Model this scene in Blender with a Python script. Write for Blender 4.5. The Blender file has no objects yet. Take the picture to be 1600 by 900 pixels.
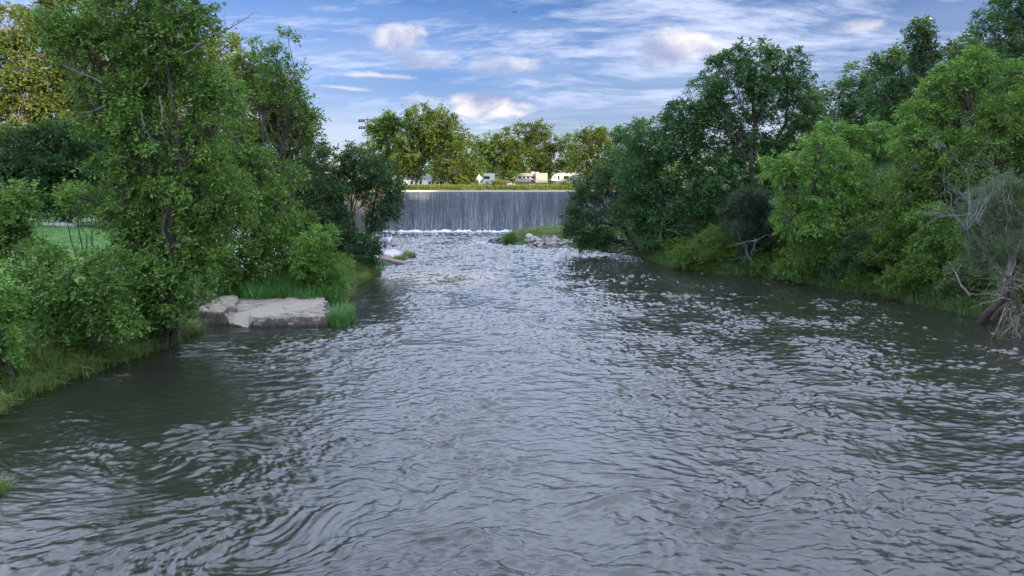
import bpy, bmesh, math, random
import numpy as np
from mathutils import Vector

S = bpy.context.scene
COL = S.collection
R = math.radians
random.seed(7)
RNG = np.random.default_rng(11)

# ------------------------------------------------------------------ camera
CAM_H, FPX = 7.0, 1100.0
PITCH = math.atan(150 / FPX)
cam_d = bpy.data.cameras.new('camera')
cam_d.sensor_width = 36.0
cam_d.lens = 36.0 * FPX / 1600
cam_d.clip_start, cam_d.clip_end = 0.1, 6000
cam = bpy.data.objects.new('camera', cam_d)
cam.location = (0, 0, CAM_H)
cam.rotation_euler = (math.pi / 2 - PITCH, 0, 0)
COL.objects.link(cam)
S.camera = cam

# ------------------------------------------------------------------ light and sky
SUN_EL, SUN_AZ = R(12), R(128)          # azimuth clockwise from +Y: low, behind the camera to the right
EXPOSURE = 1.55
SKY_STRENGTH = 0.11
SUN_STRENGTH = 3.4
SKY_TINT = (0.52, 0.40, 0.50)
sd = Vector((math.sin(SUN_AZ) * math.cos(SUN_EL), math.cos(SUN_AZ) * math.cos(SUN_EL), math.sin(SUN_EL)))
sun_l = bpy.data.lights.new('sun', 'SUN')
sun_l.energy = SUN_STRENGTH
sun_l.angle = R(0.6)
sun_l.color = (1.0, 0.80, 0.54)
sun = bpy.data.objects.new('sun', sun_l)
sun.rotation_euler = sd.to_track_quat('Z', 'Y').to_euler()
sun.location = (60, -60, 60)
COL.objects.link(sun)

S.view_settings.view_transform = 'Standard'
S.view_settings.look = 'None'
S.view_settings.gamma = 1
S.view_settings.exposure = EXPOSURE
S.render.engine = 'CYCLES'
S.cycles.max_bounces = 6
S.cycles.diffuse_bounces = 3
S.cycles.glossy_bounces = 3
S.cycles.transmission_bounces = 3
S.cycles.transparent_max_bounces = 8
S.cycles.use_adaptive_sampling = True
S.cycles.adaptive_threshold = 0.02
S.cycles.use_denoising = True
S.cycles.denoiser = 'OPENIMAGEDENOISE'
S.cycles.denoising_input_passes = 'RGB_ALBEDO_NORMAL'
S.cycles.denoising_prefilter = 'ACCURATE'
S.cycles.sample_clamp_indirect = 6
S.render.threads_mode = 'AUTO'


def ray(px, py):
    x, z = (px - 800) / FPX, (450 - py) / FPX
    return Vector((x, math.cos(PITCH) + math.sin(PITCH) * z, -math.sin(PITCH) + math.cos(PITCH) * z))


def P(px, py, Y):
    r = ray(px, py)
    return Vector((0, 0, CAM_H)) + r * (Y / r.y)


def G(px, py, z=0.0):
    r = ray(px, py)
    return Vector((0, 0, CAM_H)) + r * ((z - CAM_H) / r.z)


def mpp(Y, py=300):
    return (Y / ray(800, py).y) / FPX


class NT:
    """small helper for building node trees"""
    def __init__(self, tree):
        self.t = tree
        self.n = tree.nodes
        self.l = tree.links

    def node(self, typ, **kw):
        nd = self.n.new(typ)
        for k, v in kw.items():
            setattr(nd, k, v)
        return nd

    def put(self, sock, v):
        if isinstance(v, bpy.types.NodeSocket):
            self.l.new(v, sock)
        elif v is not None:
            sock.default_value = v

    def math(self, op, a, b=None, c=None, clamp=False):
        nd = self.node('ShaderNodeMath', operation=op, use_clamp=clamp)
        self.put(nd.inputs[0], a)
        if b is not None:
            self.put(nd.inputs[1], b)
        if c is not None:
            self.put(nd.inputs[2], c)
        return nd.outputs[0]

    def ramp(self, v, a, b, lo=0.0, hi=1.0):
        nd = self.node('ShaderNodeMapRange', interpolation_type='SMOOTHSTEP')
        self.put(nd.inputs['Value'], v)
        for k, q in (('From Min', a), ('From Max', b), ('To Min', lo), ('To Max', hi)):
            self.put(nd.inputs[k], q)
        return nd.outputs[0]

    def noise(self, vec, scale, detail=4.0, rough=0.5, dist=0.0, lac=2.0):
        nd = self.node('ShaderNodeTexNoise')
        self.put(nd.inputs['Vector'], vec)
        nd.inputs['Scale'].default_value = scale
        nd.inputs['Detail'].default_value = detail
        nd.inputs['Roughness'].default_value = rough
        nd.inputs['Lacunarity'].default_value = lac
        nd.inputs['Distortion'].default_value = dist
        return nd.outputs['Fac']

    def mix(self, f, a, b):
        nd = self.node('ShaderNodeMix', data_type='RGBA')
        self.put(nd.inputs[0], f)
        self.put(nd.inputs[6], a)
        self.put(nd.inputs[7], b)
        return nd.outputs[2]

    def combine(self, x, y, z=0.0):
        nd = self.node('ShaderNodeCombineXYZ')
        self.put(nd.inputs[0], x); self.put(nd.inputs[1], y); self.put(nd.inputs[2], z)
        return nd.outputs[0]

    def mapping(self, vec, scale=(1, 1, 1), rot=(0, 0, 0), loc=(0, 0, 0)):
        nd = self.node('ShaderNodeMapping')
        self.put(nd.inputs['Vector'], vec)
        nd.inputs['Scale'].default_value = scale
        nd.inputs['Rotation'].default_value = rot
        nd.inputs['Location'].default_value = loc
        return nd.outputs[0]


world = bpy.data.worlds.new('World')
S.world = world
world.use_nodes = True
w = NT(world.node_tree)
bg = world.node_tree.nodes['Background']
sky = w.node('ShaderNodeTexSky', sky_type='NISHITA')
sky.sun_disc = False
sky.sun_elevation = SUN_EL
sky.sun_rotation = SUN_AZ
sky.altitude = 200
sky.air_density = 1.0
sky.dust_density = 0.6
sky.ozone_density = 3.0
hs = w.node('ShaderNodeHueSaturation')
w.put(hs.inputs['Color'], sky.outputs[0])
hs.inputs['Saturation'].default_value = 1.22
hs.inputs['Value'].default_value = 1.0
tint = w.node('ShaderNodeVectorMath', operation='MULTIPLY')
w.put(tint.inputs[0], hs.outputs[0]); tint.inputs[1].default_value = SKY_TINT
sky_col = tint.outputs[0]
tc = w.node('ShaderNodeTexCoord')
sep = w.node('ShaderNodeSeparateXYZ')
w.put(sep.inputs[0], tc.outputs['Generated'])
X, Y_, Z = sep.outputs
zc = w.math('ADD', w.math('MAXIMUM', Z, 0.0), 0.20)
pl = w.combine(w.math('DIVIDE', X, zc), w.math('DIVIDE', Y_, zc))       # the cloud deck seen as a flat layer overhead
# cirrus: long feathered streaks
warp = w.node('ShaderNodeTexNoise'); w.put(warp.inputs['Vector'], pl)
warp.inputs['Scale'].default_value = 0.55; warp.inputs['Detail'].default_value = 3
wv = w.node('ShaderNodeVectorMath', operation='MULTIPLY_ADD')
w.put(wv.inputs[0], warp.outputs['Color']); wv.inputs[1].default_value = (0.75, 0.75, 0); w.put(wv.inputs[2], pl)
c1 = w.noise(w.mapping(wv.outputs[0], scale=(0.62, 1.35, 1), rot=(0, 0, R(50)), loc=(3.3, 1.2, 0)), 2.1, 10, 0.66, 0.12)
c2 = w.noise(w.mapping(pl, scale=(0.8, 1.0, 1), loc=(7.1, 4.4, 0)), 0.95, 5, 0.5)
c3 = w.noise(w.mapping(wv.outputs[0], scale=(1.0, 2.6, 1), rot=(0, 0, R(62)), loc=(1.3, 9.2, 0)), 3.8, 10, 0.70, 0.15)
cir = w.ramp(w.math('ADD', w.math('ADD', w.math('MULTIPLY', c1, 0.60), w.math('MULTIPLY', c2, 0.36)), w.math('MULTIPLY', c3, 0.42)), 0.61, 0.87)
# veil that thickens towards the horizon
veil = w.math('MULTIPLY', w.ramp(Z, 0.30, 0.02), w.ramp(w.noise(w.mapping(tc.outputs['Generated'], scale=(1.2, 1.2, 14)), 2.2, 5, 0.55, 0.3), 0.28, 0.68), clamp=True)
cir_a = w.math('MAXIMUM', w.math('MULTIPLY', cir, 0.85), w.math('MULTIPLY', veil, 0.62), clamp=True)
# out of view overhead and behind: overcast added and brightened to light foliage and water
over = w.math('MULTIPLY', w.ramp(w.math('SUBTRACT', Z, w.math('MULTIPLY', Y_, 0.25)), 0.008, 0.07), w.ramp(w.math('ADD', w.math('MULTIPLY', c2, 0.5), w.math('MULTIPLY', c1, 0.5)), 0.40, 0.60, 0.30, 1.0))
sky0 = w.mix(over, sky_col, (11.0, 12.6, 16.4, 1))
sky1 = w.mix(cir_a, sky0, (2.7, 2.95, 3.75, 1))
# cumulus puffs: soft ellipses in azimuth and elevation, torn by noise
az = w.math('ARCTAN2', X, Y_)
el = w.math('ARCSINE', Z)
pn = w.noise(w.mapping(tc.outputs['Generated'], scale=(1, 1, 1.9)), 8.0, 10, 0.66, 0.25)
pn2 = w.noise(w.mapping(tc.outputs['Generated'], scale=(1, 1, 1.6), loc=(0.02, 0, 0.03)), 12.0, 7, 0.58, 0.3)
col_now = sky1


def puff(px, py, rx, ry, dens, shade):
    global col_now
    r = ray(px, py).normalized()
    a0, e0 = math.atan2(r.x, r.y), math.asin(r.z)
    du = w.math('DIVIDE', w.math('SUBTRACT', az, a0), rx / FPX)
    dv = w.math('DIVIDE', w.math('SUBTRACT', el, e0), ry / FPX)
    d2 = w.math('ADD', w.math('MULTIPLY', du, du), w.math('MULTIPLY', dv, dv))
    m = w.math('ADD', w.math('SUBTRACT', 1.0, w.math('POWER', d2, 0.7)), w.math('MULTIPLY', w.math('SUBTRACT', pn, 0.5), 4.6))
    m = w.math('MULTIPLY', w.ramp(m, 0.0, 1.0), dens)
    # lit from the right and below (low sun), grey to the left and above
    lit = w.math('ADD', w.math('MULTIPLY', du, 0.45), w.math('MULTIPLY', dv, shade))
    lit = w.ramp(w.math('ADD', lit, w.math('MULTIPLY', w.math('SUBTRACT', pn2, 0.5), 3.6)), -0.55, 0.95)
    cc = w.mix(lit, (1.25, 1.45, 2.2, 1), (4.7, 4.25, 3.85, 1))
    col_now = w.mix(m, col_now, cc)


puff(690, 158, 60, 17, 0.85, 1.6)
puff(758, 166, 78, 26, 0.97, -0.9)
puff(1042, 72, 62, 30, 0.92, 0.5)
puff(1118, 80, 26, 16, 0.7, 0.4)
puff(622, 66, 46, 24, 0.72, 0.3)
puff(655, 98, 56, 20, 0.7, 0.3)
puff(600, 122, 70, 9, 0.45, 2.5)
puff(545, 140, 50, 7, 0.4, 2.5)
puff(790, 105, 60, 14, 0.55, 0.2)
puff(1330, 40, 40, 14, 0.5, 0.2)
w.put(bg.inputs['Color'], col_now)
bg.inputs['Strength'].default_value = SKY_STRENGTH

# ------------------------------------------------------------------ numpy noise


def _hash(ix, iy, seed):
    h = (ix.astype(np.int64) * 374761393 + iy.astype(np.int64) * 668265263 + seed * 1442695041) & 0xFFFFFFFF
    h = ((h ^ (h >> 13)) * 1274126177) & 0xFFFFFFFF
    h = (h ^ (h >> 16)) & 0xFFFFFFFF
    return h.astype(np.float64) / 4294967296.0 * 2 * np.pi


def perlin(x, y, seed=0):
    x = np.asarray(x, float); y = np.asarray(y, float)
    ix, iy = np.floor(x), np.floor(y)
    fx, fy = x - ix, y - iy
    u = fx * fx * fx * (fx * (fx * 6 - 15) + 10)
    v = fy * fy * fy * (fy * (fy * 6 - 15) + 10)

    def g(dx, dy):
        a = _hash(ix + dx, iy + dy, seed)
        return np.cos(a) * (fx - dx) + np.sin(a) * (fy - dy)
    a = g(0, 0) * (1 - u) + g(1, 0) * u
    b = g(0, 1) * (1 - u) + g(1, 1) * u
    return (a * (1 - v) + b * v) * 1.4


def fbm(x, y, seed=0, oct=4, gain=0.5):
    s, a = 0, 1.0
    for o in range(oct):
        s = s + a * perlin(x * 2 ** o, y * 2 ** o, seed + o * 17)
        a *= gain
    return s


def sstep(x, a, b):
    t = np.clip((np.asarray(x, float) - a) / (b - a), 0, 1)
    return t * t * (3 - 2 * t)

# ------------------------------------------------------------------ river banks, read as points of the water's edge
LB = [(-60, -30.0), (0, -24.0), (12, -14.0), (15.5, -12.3), (18.5, -15.6)]
for px, py in ((0, 634), (100, 596), (240, 546), (310, 516), (516, 506), (532, 476), (545, 450), (588, 429)):
    g_ = G(px, py); LB.append((g_.y, g_.x))
LB += [(66.5, -12.0), (68.5, -10.6), (74, -10.1), (78.5, -11.6), (81.5, -15.5), (86, -18), (100, -22), (118, -27), (127, -29), (160, -60), (200, -120)]
RB = [(-60, 27), (0, 27.0), (20, 27.2), (33, 27.4), (37, 26.8)]
for px, py in ((1500, 490), (1380, 462), (1240, 441), (1190, 433), (1060, 421), (1000, 400), (960, 394)):
    g_ = G(px, py); RB.append((g_.y, g_.x))
RB += [(88, 6.0), (92, 1.0), (96, -2.6), (100, -3.2), (104, 0.0), (107, 9.0), (110, 23), (127, 27), (160, 60), (200, 120)]
LB = np.array(LB); RB = np.array(RB)


def left_x(y): return np.interp(y, LB[:, 0], LB[:, 1])
def right_x(y): return np.interp(y, RB[:, 0], RB[:, 1])


DAM_Y = 126.0


def height(x, y):
    x = np.asarray(x, float); y = np.asarray(y, float)
    n = fbm(x * 0.12, y * 0.12, 3, 3) * 0.35 + fbm(x * 0.9, y * 0.9, 8, 2) * 0.06
    wob = fbm(x * 0.35, y * 0.35, 21, 2) * 0.35
    dl = left_x(y) - x + wob
    dr = x - right_x(y) + wob
    shelf = np.exp(-((y - 39.5) / 4.5) ** 2)
    zl = -1.2 + 1.2 * sstep(dl, -2.5, 0) + (0.9 - 0.55 * shelf) * sstep(dl, -0.1, 1.6) + 1.6 * sstep(dl, 3.0, 14) + 0.3 * sstep(dl, 14, 40) + n * sstep(dl, 0, 5)
    zl = zl + 5.0 * sstep(-x, 58, 110) * sstep(y, 30, 90) + 2.0 * sstep(y, 92, 125) * sstep(dl, 4, 20) + 3.0 * sstep(y, 102, 126) * sstep(dl, 0, 12)
    # bare rock shelf: the soil lies low under it
    sm = sstep(y, 34.6, 35.6) * (1 - sstep(y, 43.2, 45.0)) * (1 - sstep(dl, 6.0, 8.0))
    zl = zl * (1 - sm) + np.minimum(zl, -0.3) * sm
    sm = sstep(y, 67, 69) * (1 - sstep(y, 79, 81)) * (1 - sstep(dl, 3.5, 5))
    zl = zl * (1 - sm) + np.minimum(zl, -0.3) * sm
    spit = sstep(y, 79, 87) * (1 - sstep(y, 112, 122))
    rise = 10.0 * sstep(dr, 0.5, 17) + 16.0 * sstep(dr, 16, 60) + (24.0 * (1 - sstep(y, -24, -8)) + 4) * sstep(dr, 18, 60)  # last term: unseen bluff behind the camera, raised to shade the left-bank trees
    low = 1.5 * sstep(dr, 0.3, 5.5) + 12.0 * sstep(x, 22, 50)
    zr = -1.2 + 1.2 * sstep(dr, -2.5, 0) + 0.35 * sstep(dr, -0.1, 0.8) + rise * (1 - spit) + low * spit + n * sstep(dr, 0, 5)
    zr = np.where(y > 105, zr * 1.0, zr)
    zd = np.where(dl > dr, zl, zr)
    # upstream of the dam: impounded water, then the park
    up = sstep(y, DAM_Y - 1.0, DAM_Y + 1.5)
    park = 6.0 + 1.75 * sstep(y, 146, 150) + 0.65 * sstep(y, 155, 190) + 0.4 * fbm(x * 0.05, y * 0.05, 5, 2) * sstep(y, 150, 170)
    side = np.maximum(sstep(-x, 27, 33), sstep(x, 25, 31))
    park = park * (1 - side) + np.maximum(7.9, zd) * side
    hillr = sstep(x, 30, 90) * 10
    park = np.maximum(park, park + hillr * sstep(y, 126, 150))
    z = zd * (1 - up) + park * up
    return z


def hz(x, y):
    return float(height(np.array([x]), np.array([y]))[0])

# ------------------------------------------------------------------ mesh helpers


def mesh_np(name, verts, faces, k):
    """verts (n,3), faces (m,k) -> mesh datablock"""
    me = bpy.data.meshes.new(name)
    verts = np.ascontiguousarray(verts, dtype=np.float32)
    faces = np.ascontiguousarray(faces, dtype=np.int32)
    me.vertices.add(len(verts)); me.vertices.foreach_set('co', verts.ravel())
    me.loops.add(faces.size); me.loops.foreach_set('vertex_index', faces.ravel())
    me.polygons.add(len(faces))
    me.polygons.foreach_set('loop_start', np.arange(0, faces.size, k, dtype=np.int32))
    me.update(calc_edges=True)
    return me


def link(name, me, mat=None, parent=None, smooth=False):
    o = bpy.data.objects.new(name, me)
    me.name = name
    COL.objects.link(o)
    if mat is not None:
        me.materials.append(mat)
    if smooth:
        me.polygons.foreach_set('use_smooth', np.ones(len(me.polygons), dtype=bool))
    if parent is not None:
        o.parent = parent
    return o


def tag(o, label=None, cat=None, group=None, kind=None):
    if label: o['label'] = label
    if cat: o['category'] = cat
    if group: o['group'] = group
    if kind: o['kind'] = kind
    return o


def empty(name, loc, label, cat, group=None, rz=0.0):
    o = bpy.data.objects.new(name, None)
    o.empty_display_size = 0.3
    COL.objects.link(o)
    o.location = loc
    o.rotation_euler = (0, 0, rz)
    return tag(o, label, cat, group)


def grid_faces(nr, nc):
    i = np.arange(nr - 1)[:, None] * nc + np.arange(nc - 1)[None, :]
    return np.stack([i, i + 1, i + nc + 1, i + nc], -1).reshape(-1, 4)


class MB:
    """collects closed shapes, builds ONE mesh"""
    def __init__(self):
        self.bm = bmesh.new()

    def box(self, x0, x1, y0, y1, z0, z1, bev=0.0):
        r = bmesh.ops.create_cube(self.bm, size=1)
        for v in r['verts']:
            v.co = Vector(((x0 + x1) / 2 + v.co.x * (x1 - x0), (y0 + y1) / 2 + v.co.y * (y1 - y0), (z0 + z1) / 2 + v.co.z * (z1 - z0)))
        if bev:
            es = list({e for v in r['verts'] for e in v.link_edges})
            bmesh.ops.bevel(self.bm, geom=es, offset=bev, segments=2, affect='EDGES')
        return self

    def cyl(self, c, axis, r, h, seg=20, r2=None):
        m = Vector(axis).normalized().to_track_quat('Z', 'Y').to_matrix().to_4x4()
        m.translation = Vector(c)
        bmesh.ops.create_cone(self.bm, cap_ends=True, segments=seg, radius1=r, radius2=r if r2 is None else r2, depth=h, matrix=m)
        return self

    def prism(self, pts, y0, y1):
        """polygon in x,z extruded along y"""
        a = [self.bm.verts.new((p[0], y0, p[1])) for p in pts]
        b = [self.bm.verts.new((p[0], y1, p[1])) for p in pts]
        self.bm.faces.new(a); self.bm.faces.new(b[::-1])
        for i in range(len(pts)):
            j = (i + 1) % len(pts)
            self.bm.faces.new((a[j], a[i], b[i], b[j]))
        return self

    def build(self, name, mat, parent=None, smooth=False):
        bmesh.ops.recalc_face_normals(self.bm, faces=self.bm.faces)
        me = bpy.data.meshes.new(name)
        self.bm.to_mesh(me); self.bm.free()
        return link(name, me, mat, parent, smooth)


def tubes(paths, sides=6):
    """paths: list of (points (n,3), radii (n)) -> verts, quads"""
    V, Fc, off = [], [], 0
    ang = np.arange(sides) / sides * 2 * np.pi
    for pts, rad in paths:
        pts = np.asarray(pts, float); rad = np.asarray(rad, float)
        d = np.gradient(pts, axis=0)
        d /= np.linalg.norm(d, axis=1, keepdims=True) + 1e-9
        ref = np.array([0.31, 0.95, 0.05]) if abs(d[0][2]) > 0.6 else np.array([0, 0, 1.0])
        a = np.cross(d, ref); a /= np.linalg.norm(a, axis=1, keepdims=True) + 1e-9
        b = np.cross(d, a)
        ring = pts[:, None, :] + rad[:, None, None] * (np.cos(ang)[None, :, None] * a[:, None, :] + np.sin(ang)[None, :, None] * b[:, None, :])
        n = len(pts)
        V.append(ring.reshape(-1, 3))
        i = (np.arange(n - 1)[:, None] * sides + np.arange(sides)[None, :])
        j = (np.arange(n - 1)[:, None] * sides + (np.arange(sides)[None, :] + 1) % sides)
        Fc.append(np.stack([i, j, j + sides, i + sides], -1).reshape(-1, 4) + off)
        off += n * sides
    return np.concatenate(V), np.concatenate(Fc)


def limb_path(a, b, r0, r1, n=6, wob=0.08, rng=RNG, sag=0.0):
    a = np.array(a, float); b = np.array(b, float)
    t = np.linspace(0, 1, n)[:, None]
    L = np.linalg.norm(b - a)
    p = a + (b - a) * t
    k = np.sin(t * np.pi)
    off = rng.normal(0, 1, (n, 3)) * wob * L * 0.35
    bow = rng.normal(0, 1, 3) * wob * L
    p = p + k * (bow + off)
    p[:, 2] += (k[:, 0] * sag * L)
    return p, np.linspace(r0, r1, n)

# ------------------------------------------------------------------ materials


def new_mat(name):
    m = bpy.data.materials.new(name)
    m.use_nodes = True
    t = NT(m.node_tree)
    bs = m.node_tree.nodes['Principled BSDF']
    return m, t, bs


def leaf_mat(name, ca, cb, cc=None, trans=0.30, gloss=0.09):
    """ca/cb: ordinary leaf colours; cc: paler young leaves, in patches that belong to the plant"""
    m = bpy.data.materials.new(name)
    m.use_nodes = True
    t = NT(m.node_tree)
    t.n.clear()
    out = t.node('ShaderNodeOutputMaterial')
    geo = t.node('ShaderNodeNewGeometry')
    rnd = geo.outputs['Random Per Island']
    tcn = t.node('ShaderNodeTexCoord')
    patch = t.ramp(t.noise(tcn.outputs['Object'], 0.9, 4, 0.65), 0.40, 0.62)
    c = t.mix(rnd, tuple(ca) + (1,), tuple(cb) + (1,))
    cc = cc or tuple(v * 1.35 for v in cb)
    f = t.math('MULTIPLY', patch, t.ramp(rnd, 0.25, 0.9))
    c = t.mix(f, c, tuple(cc) + (1,))
    dif = t.node('ShaderNodeBsdfDiffuse'); t.put(dif.inputs[0], c)
    tr = t.node('ShaderNodeBsdfTranslucent')
    tcol = t.mix(0.28, c, (0.28, 0.36, 0.05, 1)); t.put(tr.inputs[0], tcol)
    mx = t.node('ShaderNodeMixShader'); mx.inputs[0].default_value = trans
    t.put(mx.inputs[1], dif.outputs[0]); t.put(mx.inputs[2], tr.outputs[0])
    gl = t.node('ShaderNodeBsdfGlossy'); gl.inputs['Roughness'].default_value = 0.42
    gl.inputs['Color'].default_value = (0.8, 0.85, 0.9, 1)
    fr = t.node('ShaderNodeFresnel'); fr.inputs[0].default_value = 1.4
    m2 = t.node('ShaderNodeMixShader'); t.put(m2.inputs[0], t.math('MULTIPLY', fr.outputs[0], gloss))
    t.put(m2.inputs[1], mx.outputs[0]); t.put(m2.inputs[2], gl.outputs[0])
    t.put(out.inputs[0], m2.outputs[0])
    return m


def bark_mat(name, a, b, sc=6.0):
    m, t, bs = new_mat(name)
    tcn = t.node('ShaderNodeTexCoord')
    v = t.mapping(tcn.outputs['Object'], scale=(1, 1, 0.22))
    n = t.noise(v, sc, 6, 0.65, 0.4)
    t.put(bs.inputs['Base Color'], t.mix(t.ramp(n, 0.3, 0.7), tuple(a) + (1,), tuple(b) + (1,)))
    bs.inputs['Roughness'].default_value = 0.9
    bp = t.node('ShaderNodeBump'); bp.inputs['Strength'].default_value = 0.7; bp.inputs['Distance'].default_value = 0.05
    t.put(bp.inputs['Height'], n); t.put(bs.inputs['Normal'], bp.outputs[0])
    return m


def plain_mat(name, col, rough=0.5, var=0.12, metal=0.0, sc=3.0, spec=0.5):
    m, t, bs = new_mat(name)
    tcn = t.node('ShaderNodeTexCoord')
    n = t.noise(tcn.outputs['Object'], sc, 5, 0.6)
    a = tuple(c * (1 - var) for c in col) + (1,)
    b = tuple(min(1, c * (1 + var)) for c in col) + (1,)
    t.put(bs.inputs['Base Color'], t.mix(n, a, b))
    bs.inputs['Roughness'].default_value = rough
    bs.inputs['Metallic'].default_value = metal
    bs.inputs['Specular IOR Level'].default_value = spec
    return m


M = {}
M['mid'] = leaf_mat('leaf_mid_green', (0.053, 0.108, 0.022), (0.101, 0.185, 0.037), (0.170, 0.270, 0.052))
M['maple'] = leaf_mat('leaf_box_elder', (0.066, 0.142, 0.034), (0.135, 0.255, 0.052), (0.25, 0.39, 0.075))
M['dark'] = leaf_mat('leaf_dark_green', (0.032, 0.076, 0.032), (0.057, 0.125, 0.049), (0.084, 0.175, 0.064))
M['bluish'] = leaf_mat('leaf_bluish', (0.030, 0.054, 0.040), (0.050, 0.084, 0.060), (0.070, 0.11, 0.075))
M['forest'] = leaf_mat('leaf_forest', (0.055, 0.088, 0.020), (0.11, 0.15, 0.034), (0.17, 0.20, 0.05))
M['gold'] = leaf_mat('leaf_park', (0.052, 0.090, 0.018), (0.108, 0.152, 0.030), (0.16, 0.20, 0.04))
M['bright'] = leaf_mat('leaf_bright', (0.087, 0.190, 0.037), (0.163, 0.320, 0.061), (0.273, 0.440, 0.099))
M['walnut'] = leaf_mat('leaf_walnut', (0.038, 0.092, 0.035), (0.072, 0.165, 0.055), (0.104, 0.225, 0.070))
M['willow'] = leaf_mat('leaf_willow', (0.080, 0.125, 0.064), (0.135, 0.190, 0.095), (0.18, 0.25, 0.12), gloss=0.15)
M['vine'] = leaf_mat('leaf_vine', (0.065, 0.150, 0.035), (0.150, 0.275, 0.060), (0.255, 0.400, 0.087), gloss=0.12)
M['grass'] = leaf_mat('blade_bank_grass', (0.095, 0.165, 0.036), (0.180, 0.270, 0.062), (0.27, 0.34, 0.10))
M['tallgrass'] = leaf_mat('blade_green', (0.062, 0.170, 0.043), (0.123, 0.300, 0.072), (0.171, 0.370, 0.102))
M['bankgrass'] = leaf_mat('blade_shore_grass', (0.055, 0.115, 0.034), (0.105, 0.190, 0.055), (0.17, 0.25, 0.08))
M['straw'] = leaf_mat('blade_straw', (0.10, 0.13, 0.025), (0.18, 0.20, 0.042), (0.30, 0.28, 0.06))
M['flower'] = plain_mat('petal_white', (0.75, 0.78, 0.82), 0.7)
M['bark'] = bark_mat('bark_dark', (0.030, 0.024, 0.020), (0.095, 0.078, 0.064))
M['bark_grey'] = bark_mat('bark_grey', (0.13, 0.11, 0.095), (0.30, 0.27, 0.25))
M['bark_park'] = bark_mat('bark_park', (0.10, 0.085, 0.07), (0.24, 0.21, 0.18), 3)
M['deadwood'] = bark_mat('deadwood_pale', (0.09, 0.076, 0.062), (0.24, 0.205, 0.17))

# ------------------------------------------------------------------ terrain
def axis(parts):
    out = []
    for a, b, s in parts:
        out.append(np.arange(a, b, s))
    return np.unique(np.round(np.concatenate(out), 4))


gx = axis([(-2400, -300, 150), (-300, -80, 10), (-80, -36, 2), (-36, 36, 0.4), (36, 80, 2), (80, 300, 10), (300, 2401, 150)])
gy = axis([(-2000, -60, 120), (-60, 0, 5), (0, 16, 1.0), (16, 60, 0.4), (60, 130, 0.6), (130, 170, 2), (170, 300, 8), (300, 3200, 150)])
GX, GY = np.meshgrid(gx, gy)
GZ = height(GX, GY)
me = mesh_np('ground', np.stack([GX.ravel(), GY.ravel(), GZ.ravel()], 1), grid_faces(len(gy), len(gx)), 4)
m, t, bs = new_mat('ground_soil_and_turf')
tcn = t.node('ShaderNodeTexCoord')
sp = t.node('ShaderNodeSeparateXYZ'); t.put(sp.inputs[0], tcn.outputs['Object'])
n1 = t.noise(tcn.outputs['Object'], 0.6, 6, 0.65)
n2 = t.noise(tcn.outputs['Object'], 6.0, 5, 0.7)
soil = t.mix(n2, (0.028, 0.024, 0.017, 1), (0.075, 0.062, 0.045, 1))
weed = t.mix(n2, (0.022, 0.050, 0.014, 1), (0.055, 0.105, 0.028, 1))
c = t.mix(t.ramp(n1, 0.30, 0.50), soil, weed)
lawn = t.mix(n2, (0.085, 0.16, 0.035, 1), (0.13, 0.23, 0.06, 1))
lm = t.math('MULTIPLY', t.ramp(sp.outputs[0], -27.0, -30.0), t.ramp(sp.outputs[1], 44.0, 47.0))
c = t.mix(lm, c, lawn)
pk = t.ramp(sp.outputs[1], 144.0, 149.0)
c = t.mix(pk, c, t.mix(n2, (0.13, 0.17, 0.04, 1), (0.20, 0.24, 0.06, 1)))
t.put(bs.inputs['Base Color'], c)
bs.inputs['Roughness'].default_value = 0.95
bp = t.node('ShaderNodeBump'); bp.inputs['Strength'].default_value = 0.6; bp.inputs['Distance'].default_value = 0.08
t.put(bp.inputs['Height'], n2); t.put(bs.inputs['Normal'], bp.outputs[0])
tag(link('ground', me, m, smooth=True), kind='structure')

# ------------------------------------------------------------------ river
ys = [-60.0, -30, -10, 0, 5, 8]
y = 9.5
while y < 125.6:
    ys.append(y)
    y += (0.034 + max(0, y - 14) * 0.0022) if y < 60 else min(0.26, 0.136 + (y - 60) * 0.0015)
ys.append(125.7)
ys = np.array(ys)
NC = 1100
tt = np.linspace(-1, 1, NC)
wx = np.interp(ys, [-60, 9, 14, 30, 60, 126], [40, 17, 20, 30, 30, 32])
WX = wx[:, None] * tt[None, :]
WY = np.repeat(ys[:, None], NC, 1)


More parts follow.
